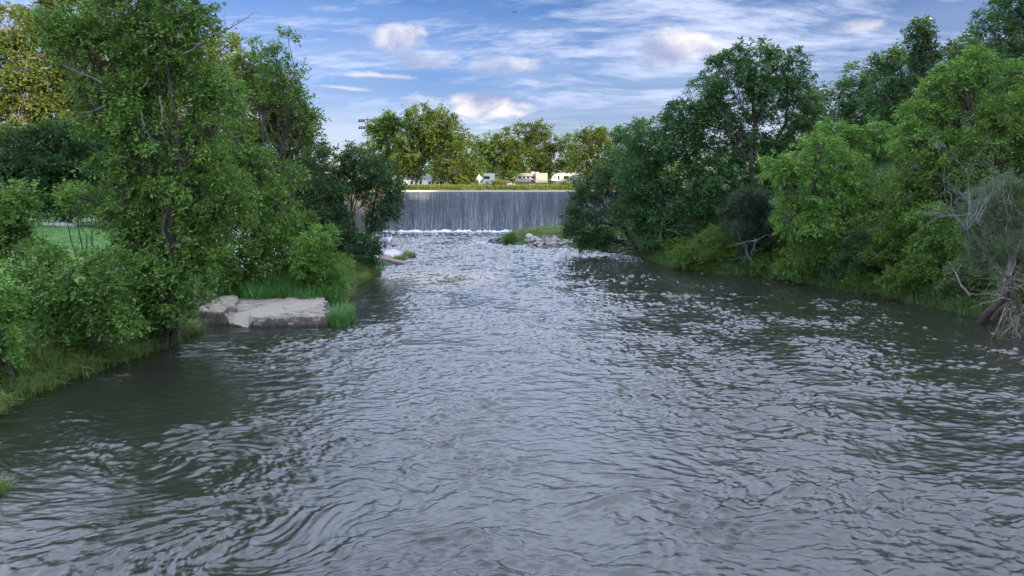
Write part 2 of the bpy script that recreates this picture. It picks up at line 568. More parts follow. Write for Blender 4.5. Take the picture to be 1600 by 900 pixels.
def river_h(x, y):
    # eddies bend the wave field
    sx = x + 0.7 * fbm(x * 0.11 + 4, y * 0.11, 31, 2) + 0.30 * perlin(x * 0.5, y * 0.5, 33)
    sy = y + 0.8 * fbm(x * 0.10, y * 0.10 + 9, 37, 2) + 0.30 * perlin(x * 0.5, y * 0.5, 35)
    for ex, ey, er, ek in ((-5.6, 13.2, 1.8, 1.5), (-9.0, 17.5, 2.6, -1.2), (-3.2, 14.8, 1.3, 1.3), (4.0, 15.0, 1.5, 0.7)):
        dx, dy = x - ex, y - ey
        a = ek * np.exp(-(dx * dx + dy * dy) / (er * er))
        sx = sx + dx * (np.cos(a) - 1) - dy * np.sin(a)
        sy = sy + dx * np.sin(a) + dy * (np.cos(a) - 1)
    calm = 1 - 0.62 * sstep(left_x(y) + 7.0 - x + 1.5 * perlin(x * .3, y * .3, 90), 0, 6) * (1 - sstep(y, 50, 66))
    calm = calm * (0.45 + 0.65 * sstep(fbm(x * 0.19, y * 0.15, 55, 3, 0.6), -0.5, 0.45))
    rough = 1.05 + 1.5 * sstep(y, 50, 96) + 0.35 * sstep(y, 26, 50)
    h = 0.030 * perlin(sx * 0.42, sy * 0.75, 1)

    def layer(ang, fx, fy, amp, sh, seed):
        ca, sa = math.cos(ang), math.sin(ang)
        u = (sx * ca + sy * sa) * fx; v = (-sx * sa + sy * ca) * fy
        p = perlin(u, v, seed)
        m_ = 0.25 + 1.1 * sstep(perlin(x * fx * 0.3 + seed, y * fx * 0.3, seed + 50), -0.35, 0.45)
        return amp * m_ * (np.exp(sh * p) - 1) / sh
    for ang, fx, fy, amp, sh, sd_ in ((0.05, 0.8, 1.7, 0.034, 1.3, 2), (0.42, 1.15, 2.2, 0.024, 1.5, 12), (-0.38, 1.3, 2.5, 0.022, 1.5, 13),
                                      (0.15, 2.1, 4.2, 0.022, 1.7, 5), (-0.5, 2.6, 4.4, 0.018, 1.7, 15), (0.6, 3.0, 5.0, 0.015, 1.6, 16),
                                      (0.0, 4.6, 7.4, 0.0125, 1.3, 6), (0.5, 5.4, 8.0, 0.0085, 1.3, 17), (-0.7, 8.5, 9.5, 0.0060, 1.0, 7)):
        h = h + layer(ang, fx, fy, amp, sh, sd_)
    h = h * calm * rough * 1.32
    stand = 0.10 * (0.4 - np.abs(perlin(x * 0.5, y * 0.42, 71))) * sstep(y, 70, 92) + 0.05 * perlin(x * 1.3, y * 1.0, 72) * sstep(y, 80, 100)
    return h + stand


WZ = river_h(WX, WY)
WZ = WZ * sstep(WY, 4, 9.5)
foam = sstep(WY, 112, 124.5) * 0.55 + sstep(WY, 122.3, 124.6) * 1.0
streak = fbm(WX * 0.8, WY * 0.22, 61, 4, 0.6)
fl = sstep(streak, -0.15, 0.55) * sstep(WY, 50, 92)
lip = sstep(fbm(WX * 1.6, WY * 0.9, 64, 3, 0.6), 0.05, 0.5) * sstep(WY, 60, 90)
crest = sstep(river_h(WX, WY) - 0.03, 0.0, 0.12)
foam = foam + 0.58 * fl * (0.25 + 0.75 * crest) + 0.42 * lip
# line of broken water along the tip of the rocky spit and down the right bank
dd = right_x(WY) - WX
foam = foam + 0.75 * np.exp(-((dd - 1.3) / 1.0) ** 2) * sstep(WY, 68, 82) * (1 - sstep(WY, 96, 104)) * sstep(fbm(WX * 1.2, WY * 1.2, 66, 3), -0.35, 0.3)
foam = foam + 0.35 * sstep(fbm(WX * 1.1, WY * 2.3, 67, 3, 0.6), 0.42, 0.75) * sstep(WX, 8, 20) * (1 - sstep(WY, 45, 60)) * sstep(WY, 22, 30)
foam = np.clip(foam, 0, 1)
me = mesh_np('river', np.stack([WX.ravel(), WY.ravel(), WZ.ravel()], 1), grid_faces(len(ys), NC), 4)
at = me.attributes.new('foam', 'FLOAT', 'POINT')
at.data.foreach_set('value', foam.ravel().astype(np.float32))
m, t, bs = new_mat('river_water')
an = t.node('ShaderNodeAttribute', attribute_name='foam')
tcn = t.node('ShaderNodeTexCoord')
fn = t.noise(t.mapping(tcn.outputs['Object'], scale=(1.3, 3.2, 1)), 1.7, 7, 0.7, 0.3)
fo = t.math('ADD', an.outputs['Fac'], t.math('MULTIPLY', t.math('SUBTRACT', fn, 0.5), 1.5))
fo = t.math('MULTIPLY', t.ramp(fo, 0.22, 1.25), t.ramp(an.outputs['Fac'], 0.02, 0.25))
mud = t.mix(t.noise(tcn.outputs['Object'], 0.18, 3, 0.6), (0.012, 0.017, 0.014, 1), (0.030, 0.029, 0.018, 1))
# brown shallows in front of the upper ledge
sp = t.node('ShaderNodeSeparateXYZ'); t.put(sp.inputs[0], tcn.outputs['Object'])
dx_ = t.math('DIVIDE', t.math('ADD', sp.outputs[0], 6.0), 6.5)
dy_ = t.math('DIVIDE', t.math('SUBTRACT', sp.outputs[1], 58.0), 7.5)
sh = t.math('ADD', t.math('SUBTRACT', 1.0, t.math('ADD', t.math('MULTIPLY', dx_, dx_), t.math('MULTIPLY', dy_, dy_))), t.math('MULTIPLY', t.math('SUBTRACT', fn, 0.5), 2.0))
mud = t.mix(t.math('MULTIPLY', t.ramp(sh, 0.0, 0.9), 0.8), mud, (0.15, 0.105, 0.05, 1))
t.put(bs.inputs['Base Color'], t.mix(fo, mud, (0.50, 0.54, 0.57, 1)))
t.put(bs.inputs['Roughness'], t.math('ADD', 0.03, t.math('MULTIPLY', fo, 0.6)))
bs.inputs['IOR'].default_value = 1.62
b1 = t.noise(t.mapping(tcn.outputs['Object'], scale=(1.0, 1.8, 1)), 5.0, 5, 0.6, 0.4)
bp = t.node('ShaderNodeBump'); bp.inputs['Strength'].default_value = 0.8; bp.inputs['Distance'].default_value = 0.016
t.put(bp.inputs['Height'], b1); t.put(bs.inputs['Normal'], bp.outputs[0])
tag(link('river', me, m, smooth=True), kind='structure')

mb_ = mesh_np('river', np.array([[-60, -60, -0.16], [60, -60, -0.16], [60, 125, -0.16], [-60, 125, -0.16]]), np.array([[0, 1, 2, 3]]), 4)
tag(link('river', mb_, m), kind='structure')      # calm water under the wave sheet, out to the banks beside the camera

# impounded water above the dam
mb = MB(); mb.box(-60, 60, 127.4, 149.5, 6.9, 7.22)
lake = mb.build('lake', m)
tag(lake, kind='structure')

# ------------------------------------------------------------------ dam and falling water
m_conc, t, bs = new_mat('weathered_concrete')
tcn = t.node('ShaderNodeTexCoord')
n1 = t.noise(t.mapping(tcn.outputs['Object'], scale=(1, 1, 0.25)), 0.9, 7, 0.65)
n2 = t.noise(tcn.outputs['Object'], 7, 4, 0.6)
c = t.mix(n1, (0.07, 0.068, 0.065, 1), (0.15, 0.145, 0.14, 1))
c = t.mix(t.ramp(n2, 0.55, 0.8), c, (0.20, 0.19, 0.17, 1))
t.put(bs.inputs['Base Color'], c); bs.inputs['Roughness'].default_value = 0.85
DXL, DXR = P(590, 300, DAM_Y).x, 27.0
CR = P(800, 297.5, DAM_Y).z
dam = empty('dam', ((DXL + DXR) / 2, DAM_Y, 0), 'wide concrete dam with a level crest across the river, water pouring over it', 'dam')
ctr = Vector(dam.location)
mb = MB(); mb.box(DXL - 4 - ctr.x, DXR - ctr.x, 0.15, 1.3, -1.2, CR - 0.30)
mb.build('wall', m_conc, dam)
mb = MB(); mb.box(DXL - 4 - ctr.x, DXR - ctr.x, -0.10, 1.5, CR - 0.295, CR, 0.03)
m_cap = plain_mat('crest_concrete', (0.55, 0.53, 0.50), 0.8)
mb.build('crest', m_cap, dam)
mb = MB()
mb.box(P(541, 300, DAM_Y).x - ctr.x, DXL + 1.0 - ctr.x, -3.0, 2.0, -1.2, CR - 0.25, 0.05)
mb.box(P(500, 300, DAM_Y).x - ctr.x, P(541, 300, DAM_Y).x - ctr.x + 0.3, -1.0, 2.4, -1.2, CR - 0.6, 0.05)
mb.build('abutment', m_conc, dam)
# falling sheet
nx_, nz_ = 1500, 46
fx = np.linspace(DXL + 0.2, DXR, nx_); fz = np.linspace(0, 1, nz_)
FX, FZ = np.meshgrid(fx, fz)
drop = 1 - FZ
st = fbm(FX * 3.2, drop * 1.4 + 5, 81, 3, 0.6)
st2 = fbm(FX * 0.9, drop * 0.5 + 5, 84, 2, 0.6)
FYo = DAM_Y - 0.06 - 0.85 * drop ** 0.6 - (0.10 * st + 0.10 * st2) * (0.25 + drop)
FZZ = (CR - 0.20) * FZ - 0.02
me = mesh_np('waterfall', np.stack([FX.ravel(), FYo.ravel(), FZZ.ravel()], 1), grid_faces(nz_, nx_), 4)
m, t, bs = new_mat('falling_water')
tcn = t.node('ShaderNodeTexCoord')
sp = t.node('ShaderNodeSeparateXYZ'); t.put(sp.inputs[0], tcn.outputs['Object'])
low = t.ramp(sp.outputs[2], 7.2, 0.0)
s1 = t.noise(t.mapping(tcn.outputs['Object'], scale=(7.5, 0.01, 0.22)), 1.0, 5, 0.62, 0.15)
s2 = t.noise(t.mapping(tcn.outputs['Object'], scale=(8.5, 0.01, 1.25)), 1.0, 5, 0.70, 0.2)
s3 = t.noise(t.mapping(tcn.outputs['Object'], scale=(0.45, 0.01, 0.10)), 1.0, 3, 0.5)
sv = t.math('ADD', t.math('MULTIPLY', s1, 0.8), t.math('MULTIPLY', s3, 0.28))
sv = t.math('ADD', sv, t.math('MULTIPLY', s2, t.math('ADD', 0.25, t.math('MULTIPLY', low, 0.55))))
sv = t.math('SUBTRACT', sv, t.math('MULTIPLY', low, 0.17))
f = t.ramp(sv, 0.62, 1.10)
c = t.mix(f, (0.072, 0.086, 0.098, 1), (0.40, 0.43, 0.45, 1))
t.put(bs.inputs['Base Color'], c)
t.put(bs.inputs['Roughness'], t.math('ADD', 0.25, t.math('MULTIPLY', f, 0.4)))
bs.inputs['IOR'].default_value = 1.333
bp = t.node('ShaderNodeBump'); bp.inputs['Strength'].default_value = 0.5; bp.inputs['Distance'].default_value = 0.15
t.put(bp.inputs['Height'], sv); t.put(bs.inputs['Normal'], bp.outputs[0])
tag(link('waterfall', me, m, smooth=True), kind='structure')
# splash at the foot: lumps of white water along the base
SX, SY = np.meshgrid(np.linspace(DXL, DXR, 900), np.linspace(-1, 1, 14))
sh = (0.26 + 0.34 * fbm(SX * 0.55, SY * 0.4, 91, 5, 0.75)) * (1 - SY ** 2) * 1.0
me = mesh_np('splash_foam', np.stack([SX.ravel(), (DAM_Y - 1.5 + SY * 1.15 + 0.35 * perlin(SX * .8, SY * 2, 92)).ravel(), (sh - 0.06).ravel()], 1), grid_faces(14, 900), 4)
m_foam = plain_mat('white_water', (0.74, 0.78, 0.82), 0.7, 0.15, sc=2.5)
tag(link('white_water', me, m_foam, smooth=True), kind='structure')

# ------------------------------------------------------------------ foliage engine


def leaves_from_sprays(o, ax, nr, L, k, ll, lw, rng, scatter=0.35, droop=0.15, folded=0.12):
    """o,ax,nr: spray origin, axis, normal (n,3). k leaves along each spray. returns (verts, quads)"""
    n = len(o)
    t = np.tile((np.arange(k) + 0.6) / k, (n, 1)) + rng.normal(0, 0.05, (n, k))
    side = np.where((np.arange(k) % 2) == 0, 1.0, -1.0)[None, :] * np.ones((n, 1))
    Ls = L * rng.uniform(0.6, 1.25, (n, 1))
    bx = np.cross(ax, nr)
    pos = o[:, None, :] + ax[:, None, :] * (t * Ls)[..., None]
    pos[..., 2] -= droop * (t ** 2) * Ls
    pos += rng.normal(0, scatter * L * 0.25, (n, k, 3))
    d = ax[:, None, :] * 0.55 + bx[:, None, :] * (side * 0.85)[..., None] + rng.normal(0, scatter, (n, k, 3))
    d[..., 2] -= droop * 0.8
    d /= np.linalg.norm(d, axis=2, keepdims=True)
    nn = nr[:, None, :] + rng.normal(0, scatter * 0.9, (n, k, 3))
    s = np.cross(d, nn); s /= np.linalg.norm(s, axis=2, keepdims=True) + 1e-9
    up = np.cross(s, d)
    sc = rng.uniform(0.65, 1.25, (n, k, 1))
    a = pos
    b = pos + d * ll * 0.45 * sc + s * lw * 0.5 * sc + up * lw * folded
    c = pos + d * ll * sc
    e = pos + d * ll * 0.45 * sc - s * lw * 0.5 * sc + up * lw * folded
    V = np.stack([a, b, c, e], 2).reshape(-1, 3)
    F_ = np.arange(len(V)).reshape(-1, 4)
    return V, F_


def unit(v):
    return v / (np.linalg.norm(v, axis=-1, keepdims=True) + 1e-9)


def crown_mesh(lobes, ll, lw, cover, rng, k=9, puff_r=0.30, spray=None, scatter=0.4, droop=0.15, shell=(0.55, 0.98), up_bias=0.35, raw=False):
    """lobes: list of (centre (3,), radii (3,)). Returns verts, quads and the puff centres per lobe."""
    Vs, Fs, off, tips = [], [], 0, []
    spray = spray or ll * 2.6
    for c, r in lobes:
        c = np.array(c); r = np.array(r)
        area = 4 * np.pi * ((r[0] * r[1]) ** 1.6 + (r[0] * r[2]) ** 1.6 + (r[1] * r[2]) ** 1.6) ** (1 / 1.6) / 3 ** (1 / 1.6)
        pr = puff_r * min(r) if puff_r < 1 else puff_r
        pr = max(pr, 0.25)
        npf = max(7, int(area / (math.pi * pr * pr) * 0.64))
        dirs = unit(rng.normal(0, 1, (npf, 3)))
        rr = rng.uniform(shell[0], shell[1], (npf, 1))
        rr[rng.random(npf) < 0.15] *= 0.6
        pc = c + dirs * r * rr
        prs = pr * rng.uniform(0.6, 1.35, npf)
        tips.append((c, pc))
        nleaf = cover * area / (ll * lw * 0.5)
        nsp = max(4, int(nleaf / k / npf))
        n = npf * nsp
        sd_ = unit(rng.normal(0, 1, (npf, nsp, 3)) + dirs[:, None, :] * 0.9 + np.array([0, 0, up_bias]))
        o = pc[:, None, :] + sd_ * (prs[:, None] * rng.random((npf, nsp)) ** 0.45)[..., None] * np.array([1, 1, 0.75])
        ax = unit(sd_ * 0.9 + dirs[:, None, :] * 0.5 + rng.normal(0, 0.35, (npf, nsp, 3)) + np.array([0, 0, -droop]))
        nr = unit(np.array([0, 0, 1.0]) + 0.45 * dirs[:, None, :] + rng.normal(0, 0.35, (npf, nsp, 3)))
        nr = unit(nr - ax * (nr * ax).sum(-1, keepdims=True))
        V, F_ = leaves_from_sprays(o.reshape(-1, 3), ax.reshape(-1, 3), nr.reshape(-1, 3), spray, k, ll, lw, rng, scatter, droop)
        Vs.append(V); Fs.append(F_ + off); off += len(V)
    return np.concatenate(Vs), np.concatenate(Fs), tips


TOTAL = [0]


def px_lobes(Y, spec, depth=0.9, rng=RNG):
    out = []
    for s in spec:
        px, py, rx, ry = s[:4]
        dy = s[4] if len(s) > 4 else rng.uniform(-0.5, 0.5) * rx * mpp(Y) * 0.6
        y = Y + dy
        c = P(px, py, y)
        k = mpp(y, py)
        out.append((np.array(c), np.array([rx * k, (rx + ry) / 2 * k * depth, ry * k])))
    return out


def tree(name, label, cat, Y, base, spec, mat, ll=0.22, lw=None, cover=1.6, trunk=0.25, bark='bark', group=None, seed=0,
         k=9, puff=0.30, scatter=0.4, droop=0.15, stems=1, bare=0, shell=(0.55, 0.98), twigs=True, base_z=None, up_bias=0.35, fork=0.45, depth=0.9):
    rng = np.random.default_rng(1000 + seed)
    lw = lw or ll * 0.5
    bp_ = P(base, 300, Y)
    bz = hz(bp_.x, Y) if base_z is None else base_z
    root = empty(name, (bp_.x, Y, bz), label, cat, group)
    o0 = np.array([bp_.x, Y, bz])
    lobes = px_lobes(Y, spec, depth, rng)
    if name == 'bank_bush':                                  # low leaves round the foot
        xs_ = [l[0][0] for l in lobes]
        for xx in np.arange(min(xs_) - 0.5, max(xs_) + 0.6, 1.1):
            g_ = max(hz(xx, Y - 0.8), 0)
            yk = Y - 0.9 + rng.uniform(-0.3, 0.3)
            while xx - float(right_x(yk)) < 0.5 and yk < Y + 5:
                yk += 0.4
            lobes.append((np.array([xx, yk, max(hz(xx, yk), 0) + 0.4]), np.array([0.9, 0.7, 0.65])))
    V, F_, tips = crown_mesh(lobes, ll, lw, cover, rng, k, puff, None, scatter, droop, shell, up_bias)
    # keep leaves out of the soil and water
    V = V.astype(np.float32)
    q = V.reshape(-1, 4, 3)
    cz = q[:, 0, 2]
    gz = np.maximum(height(q[:, 0, 0], q[:, 0, 1]), 0.0)
    q = q[cz > gz + 0.03]
    V = q.reshape(-1, 3); F_ = np.arange(len(V)).reshape(-1, 4)
    TOTAL[0] += len(F_)
    cr = link('crown' if cat != 'bush' else 'foliage', mesh_np('crown', V - o0, F_, 4), M[mat], root)
    # wood
    paths_t, paths_b = [], []
    tops = sorted(range(len(lobes)), key=lambda i: -lobes[i][0][2])
    zmax = lobes[tops[0]][0][2]
    cc = np.mean([l[0] for l in lobes], 0)
    stem_paths = []
    for s in range(stems):
        top = lobes[tops[s % len(tops)]][0].copy()
        if stems == 1:
            top = top * 0.5 + np.array([o0[0], o0[1], zmax]) * 0.5
        b0 = o0 + (rng.normal(0, trunk * 0.9, 3) * np.array([1, 1, 0]) if stems > 1 else 0)
        b0[2] = bz - 0.4
        pts, rad = limb_path(b0, top, trunk, trunk * 0.18, 10, 0.045, rng)
        rad[0] *= 1.35
        stem_paths.append((pts, rad)); paths_t.append((pts, rad))
    for c, pc in tips:
        sp_ = stem_paths[int(rng.integers(len(stem_paths)))]
        best = min(stem_paths, key=lambda q: np.min(np.linalg.norm(q[0] - c, axis=1)))
        hgt = best[0][:, 2]
        tz = hgt[0] + (c[2] - hgt[0]) * fork + 0.3
        i = int(np.argmin(np.abs(hgt - tz)))
        st_ = best[0][i]
        r0 = best[1][i] * 0.6
        pth, rd = limb_path(st_, c, r0, r0 * 0.45, 7, 0.09, rng, 0.04)
        paths_b.append((pth, rd))
        if twigs:
            for j, pp in enumerate(pc):
                a = pth[int(rng.integers(3, 7))]
                paths_b.append(limb_path(a, pp, r0 * 0.28, r0 * 0.07, 4, 0.1, rng, 0.05))
    v, f = tubes(paths_t, 9)
    link('trunk', mesh_np('trunk', v - o0, f, 4), M[bark], root, True)
    v, f = tubes(paths_b, 5)
    link('branches', mesh_np('branches', v - o0, f, 4), M[bark], root, True)
    return root


def bush(name, label, Y, base, spec, mat, ll=0.16, lw=None, cover=1.7, seed=0, group=None, cat='bush', trunk=0.06, stems=4, **kw):
    return tree(name, label, cat, Y, base, spec, mat, ll, lw, cover, trunk, 'bark', group, seed, stems=stems, **kw)


def bare_branch(start, end, r0, n_side, rng, side_len=0.35, levels=2):
    out = []
    pts, rad = limb_path(start, end, r0, r0 * 0.18, 8, 0.07, rng)
    out.append((pts, rad))
    L = np.linalg.norm(np.array(end) - np.array(start))
    if levels > 0:
        for i in range(n_side):
            k = int(rng.integers(2, 8)) if len(pts) > 7 else 1
            d = unit((pts[min(k, 7)] - pts[k - 1]) + rng.normal(0, 0.6, 3) * L / 8)
            out += bare_branch(pts[min(k, 7)], pts[min(k, 7)] + d * L * side_len * rng.uniform(0.5, 1.2), rad[min(k, 7)] * 0.6, max(2, n_side // 2), rng, side_len, levels - 1)
    return out


def blades(pts, hmin, hmax, wid, per, rng, lean=0.35, tuft=0.12, toward=None):
    """grass: pts (n,3) tuft bases -> curved two-segment blades, verts/quads"""
    n = len(pts)
    b = pts[:, None, :] + rng.normal(0, tuft, (n, per, 3)) * np.array([1, 1, 0])
    h = rng.uniform(hmin, hmax, (n, per, 1)) * rng.uniform(0.6, 1.2, (n, 1, 1))
    an = rng.uniform(0, 2 * np.pi, (n, per))
    ln = np.abs(rng.normal(lean, lean * 0.5, (n, per)))
    dx = np.stack([np.cos(an), np.sin(an), np.zeros_like(an)], -1)
    if toward is not None:
        dx = dx + toward
    sx = np.stack([-np.sin(an), np.cos(an), np.zeros_like(an)], -1) * wid / 2
    up = np.array([0, 0, 1.0])
    m1 = b + up * h * 0.55 + dx * (ln[..., None] * h * 0.35)
    tp = b + up * h * (1 - 0.35 * ln[..., None]) + dx * (ln[..., None] * h * 1.1)
    V = np.stack([b - sx, b + sx, m1 + sx * 0.8, m1 - sx * 0.8, m1 - sx * 0.8, m1 + sx * 0.8, tp + sx * 0.15, tp - sx * 0.15], 2).reshape(-1, 3)
    return V, np.arange(len(V)).reshape(-1, 4)


def scatter_pts(n, x0, x1, y0, y1, rng, cond):
    x = rng.uniform(x0, x1, n); y = rng.uniform(y0, y1, n)
    ok = cond(x, y)
    x, y = x[ok], y[ok]
    return np.stack([x, y, np.maximum(height(x, y), -0.05)], 1)

# ------------------------------------------------------------------ LEFT BANK
tree('box_elder', 'tallest near tree on the left bank, its crown cut by the top of the photo', 'tree', 32.5, 246,
     [(205, 10, 85, 60), (275, 35, 58, 62), (130, 60, 58, 42), (230, 110, 80, 62), (304, 118, 44, 38), (165, 160, 62, 46), (346, 165, 28, 28),
      (250, 200, 72, 50), (322, 225, 46, 42), (200, 250, 58, 42), (290, 290, 72, 48), (215, 320, 58, 44), (345, 310, 50, 44), (250, 378, 70, 44),
      (195, 350, 34, 26), (310, 382, 42, 40), (205, 430, 42, 44), (290, 440, 40, 40), (120, 305, 30, 20), (95, 35, 34, 26), (250, -60, 80, 60)],
     'maple', 0.21, 0.09, 1.4, 0.18, seed=1, puff=0.30, k=11, stems=2, droop=0.25, scatter=0.42, shell=(0.35, 1.0))
tree('box_elder', 'bushy green tree right of the tallest left tree, its foliage reaching the sky gap', 'tree', 47, 372,
     [(362, 150, 26, 34), (365, 215, 36, 36), (400, 262, 34, 34), (385, 315, 44, 40), (435, 318, 36, 34), (355, 370, 40, 40), (400, 375, 46, 34)],
     'maple', 0.22, 0.10, 1.3, 0.2, seed=2, k=11, stems=2, droop=0.2, shell=(0.4, 1.0))
tree('slender_tree', 'thin tree with a sparse wispy top standing against open sky on the left', 'tree', 52, 432,
     [(428, 88, 20, 14), (450, 62, 10, 8), (404, 78, 8, 12), (440, 118, 24, 16), (462, 112, 14, 7), (425, 142, 22, 12), (466, 158, 18, 14), (484, 186, 14, 12), (470, 176, 12, 8), (452, 270, 22, 22)],
     'maple', 0.24, 0.11, 1.15, 0.11, seed=3, puff=0.36, k=9, shell=(0.3, 1.0))
tree('sunlit_tree', 'yellow-green tree with the sunlit top behind the left bank, beside the open sky', 'tree', 74, 432,
     [(382, 118, 30, 32), (412, 130, 34, 28), (452, 196, 34, 40), (400, 165, 36, 34), (438, 160, 32, 36), (462, 205, 28, 34), (484, 240, 22, 28), (430, 230, 40, 36), (470, 290, 40, 34), (410, 290, 40, 36), (372, 220, 30, 40)],
     'forest', 0.36, 0.20, 1.7, 0.26, seed=4, bark='bark_park', shell=(0.4, 1.0))
tree('leaning_tree', 'dark tree leaning out over the water in front of the dam, left of the people', 'tree', 63, 556,
     [(520, 258, 28, 22), (556, 246, 28, 16), (592, 268, 30, 20), (540, 290, 34, 24), (590, 305, 36, 26), (616, 300, 18, 15), (522, 330, 30, 26), (590, 340, 22, 16), (565, 280, 24, 20), (612, 335, 13, 8), (500, 300, 26, 30)],
     'dark', 0.26, 0.13, 1.05, 0.16, seed=5, stems=3, shell=(0.3, 1.0))
tree('leaning_tree', 'dense dark tree between the leaning tree and the green saplings left of the dam', 'tree', 60, 500,
     [(475, 290, 34, 34), (505, 320, 36, 36), (470, 345, 36, 32), (520, 355, 30, 26), (490, 250, 20, 20)],
     'dark', 0.26, 0.13, 1.3, 0.16, seed=6, stems=2)
bush('dark_bush', 'low near-black bush overhanging the water below the leaning tree', 59, 560,
     [(560, 385, 30, 24), (540, 400, 26, 24), (574, 394, 16, 20), (564, 415, 28, 14), (530, 380, 24, 20)], 'dark', 0.22, 0.11, 1.7, seed=7)
bush('sapling', 'light green sapling clump at the right end of the pale rock ledge', 44.5, 497,
     [(500, 385, 28, 24), (520, 410, 24, 20), (488, 415, 30, 26), (505, 370, 22, 16), (472, 395, 16, 22), (510, 440, 26, 18), (485, 448, 24, 14)], 'bright', 0.17, 0.075, 1.5, seed=8, k=11)
bush('leafy_bush', 'tall weedy bush behind the middle of the rock ledge', 46, 418,
     [(400, 400, 40, 34), (440, 395, 34, 34), (380, 430, 34, 26), (425, 435, 40, 24), (455, 430, 26, 26), (365, 395, 26, 30), (425, 370, 40, 20)], 'vine', 0.17, 0.08, 1.5, seed=9, k=11)
bush('leafy_bush', 'broad mid green thicket behind the ledge, beneath the bushy green tree', 51, 430,
     [(420, 350, 46, 34), (465, 355, 36, 28), (375, 355, 40, 30), (450, 385, 34, 26), (390, 330, 34, 26)], 'mid', 0.2, 0.1, 1.6, seed=10)
bush('leafy_bush', 'round bush at the left end of the pale rock ledge', 44, 345,
     [(340, 420, 32, 30), (318, 440, 24, 22), (355, 442, 26, 18), (335, 390, 26, 22)], 'vine', 0.17, 0.08, 1.6, seed=11)
bush('vine_thicket', 'vine-covered thicket below the tall left tree, right at the bank', 31, 235,
     [(235, 440, 42, 40), (200, 470, 40, 30), (262, 470, 36, 30), (225, 495, 48, 26), (275, 440, 26, 34)], 'vine', 0.15, 0.10, 1.6, seed=12, k=8)
bush('vine_thicket', 'big bush smothered in broad vine leaves on the near left bank', 27.5, 110,
     [(60, 415, 46, 32), (125, 440, 54, 40), (60, 455, 56, 40), (150, 480, 50, 34), (100, 500, 62, 34), (190, 500, 36, 26), (45, 510, 44, 30), (175, 420, 30, 26)], 'vine', 0.14, 0.10, 1.5, seed=13, k=8, puff=0.26)
bush('vine_thicket', 'leafy mound rising at the left edge of the photo above the vines', 29, 30,
     [(5, 320, 40, 34), (36, 335, 26, 24), (4, 370, 42, 30), (40, 300, 18, 14), (-40, 350, 50, 70), (25, 372, 30, 16)], 'vine', 0.16, 0.09, 1.5, seed=14, k=10)
bush('leafy_bush', 'bright green bush cut by the left edge of the photo, nearest to the viewer', 23.5, 0,
     [(-5, 470, 34, 34), (5, 520, 30, 32), (-20, 560, 44, 30), (-50, 510, 50, 60), (8, 440, 18, 14)], 'bright', 0.14, 0.075, 1.5, seed=15, k=10)
bush('leafy_bush', 'small bush at the edge of the lawn in front of the dark wood', 40, 130,
     [(125, 308, 26, 15), (152, 318, 16, 16), (105, 310, 14, 9)], 'maple', 0.18, 0.09, 1.3, seed=16, trunk=0.05)
# forest behind the lawn
fr = [
    (88, 15, [(10, 40, 50, 50), (40, 90, 52, 44), (0, 130, 50, 40), (50, 150, 40, 34), (20, 190, 50, 32), (10, 235, 60, 34)], 'forest', 'pale sunlit forest tree at the far left edge beyond the lawn'),
    (94, 90, [(80, 20, 50, 40), (110, 70, 50, 44), (75, 120, 44, 40), (110, 150, 46, 40), (90, 200, 60, 44), (110, 250, 60, 34)], 'forest', 'tall yellowish forest tree second from the left edge beyond the lawn'),
    (92, 165, [(160, 90, 46, 60), (130, 130, 40, 44), (190, 150, 50, 50), (160, 10, 50, 50), (160, 210, 60, 44)], 'forest', 'forest tree glimpsed just left of the tallest left tree'),
    (96, 255, [(240, 60, 60, 60), (260, 130, 60, 60), (220, 190, 60, 44), (290, 190, 50, 50)], 'gold', 'yellow-green forest tree seen through the crown of the tallest left tree'),
    (92, 345, [(330, 90, 50, 30), (350, 130, 54, 44), (320, 190, 50, 50), (370, 200, 50, 50), (345, 260, 60, 44)], 'gold', 'sunlit forest tree between the tallest left tree and the sky'),
    (104, 300, [(300, 240, 60, 44), (260, 270, 60, 40), (360, 290, 60, 40), (420, 290, 50, 34)], 'forest', 'low forest tree deep behind the left bank foliage'),
]
for i, (Y, b, sp_, mt, lb) in enumerate(fr):
    tree('forest_tree', lb, 'tree', Y, b, sp_, mt, 0.42, 0.25, 1.25, 0.30, bark='bark_grey', seed=30 + i, group='forest trees beyond the lawn', shell=(0.4, 1.0), fork=0.6)
und = [
    (84, 20, [(10, 240, 50, 34), (0, 290, 50, 34), (50, 270, 40, 34), (55, 315, 40, 20)], 'dark shaded tree under the forest edge at the far left'),
    (86, 100, [(90, 230, 44, 34), (110, 270, 40, 34), (80, 290, 40, 34), (110, 315, 44, 20)], 'dark shaded tree under the forest edge, behind the lawn'),
    (87, 170, [(160, 240, 44, 36), (180, 280, 44, 34), (150, 310, 40, 24), (200, 320, 44, 22)], 'dark shaded tree at the forest edge left of the tall tree trunk'),
    (87, 260, [(250, 260, 50, 40), (280, 310, 50, 34), (230, 320, 44, 26)], 'dark shaded tree hidden behind the tall tree trunk'),
]
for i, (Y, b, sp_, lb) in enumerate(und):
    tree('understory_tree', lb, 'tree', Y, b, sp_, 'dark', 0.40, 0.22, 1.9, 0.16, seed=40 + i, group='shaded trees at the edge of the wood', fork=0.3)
# low stone wall and boulder on the lawn
m_stone = plain_mat('pale_stone', (0.42, 0.39, 0.37), 0.9, 0.3, sc=2.0)
a, b = P(70, 350, 84), P(117, 350, 84)
mb = MB()
x = a.x
while x < b.x:
    ww = random.uniform(0.5, 0.9)
    mb.box(x, x + ww - 0.04, 83.6, 84.4, hz(x, 84) - 0.2, hz(x, 84) + random.uniform(0.32, 0.5), 0.06); x += ww
sw = mb.build('stone_wall', m_stone)
tag(sw, 'low row of pale stones along the far side of the lawn', 'stone wall')

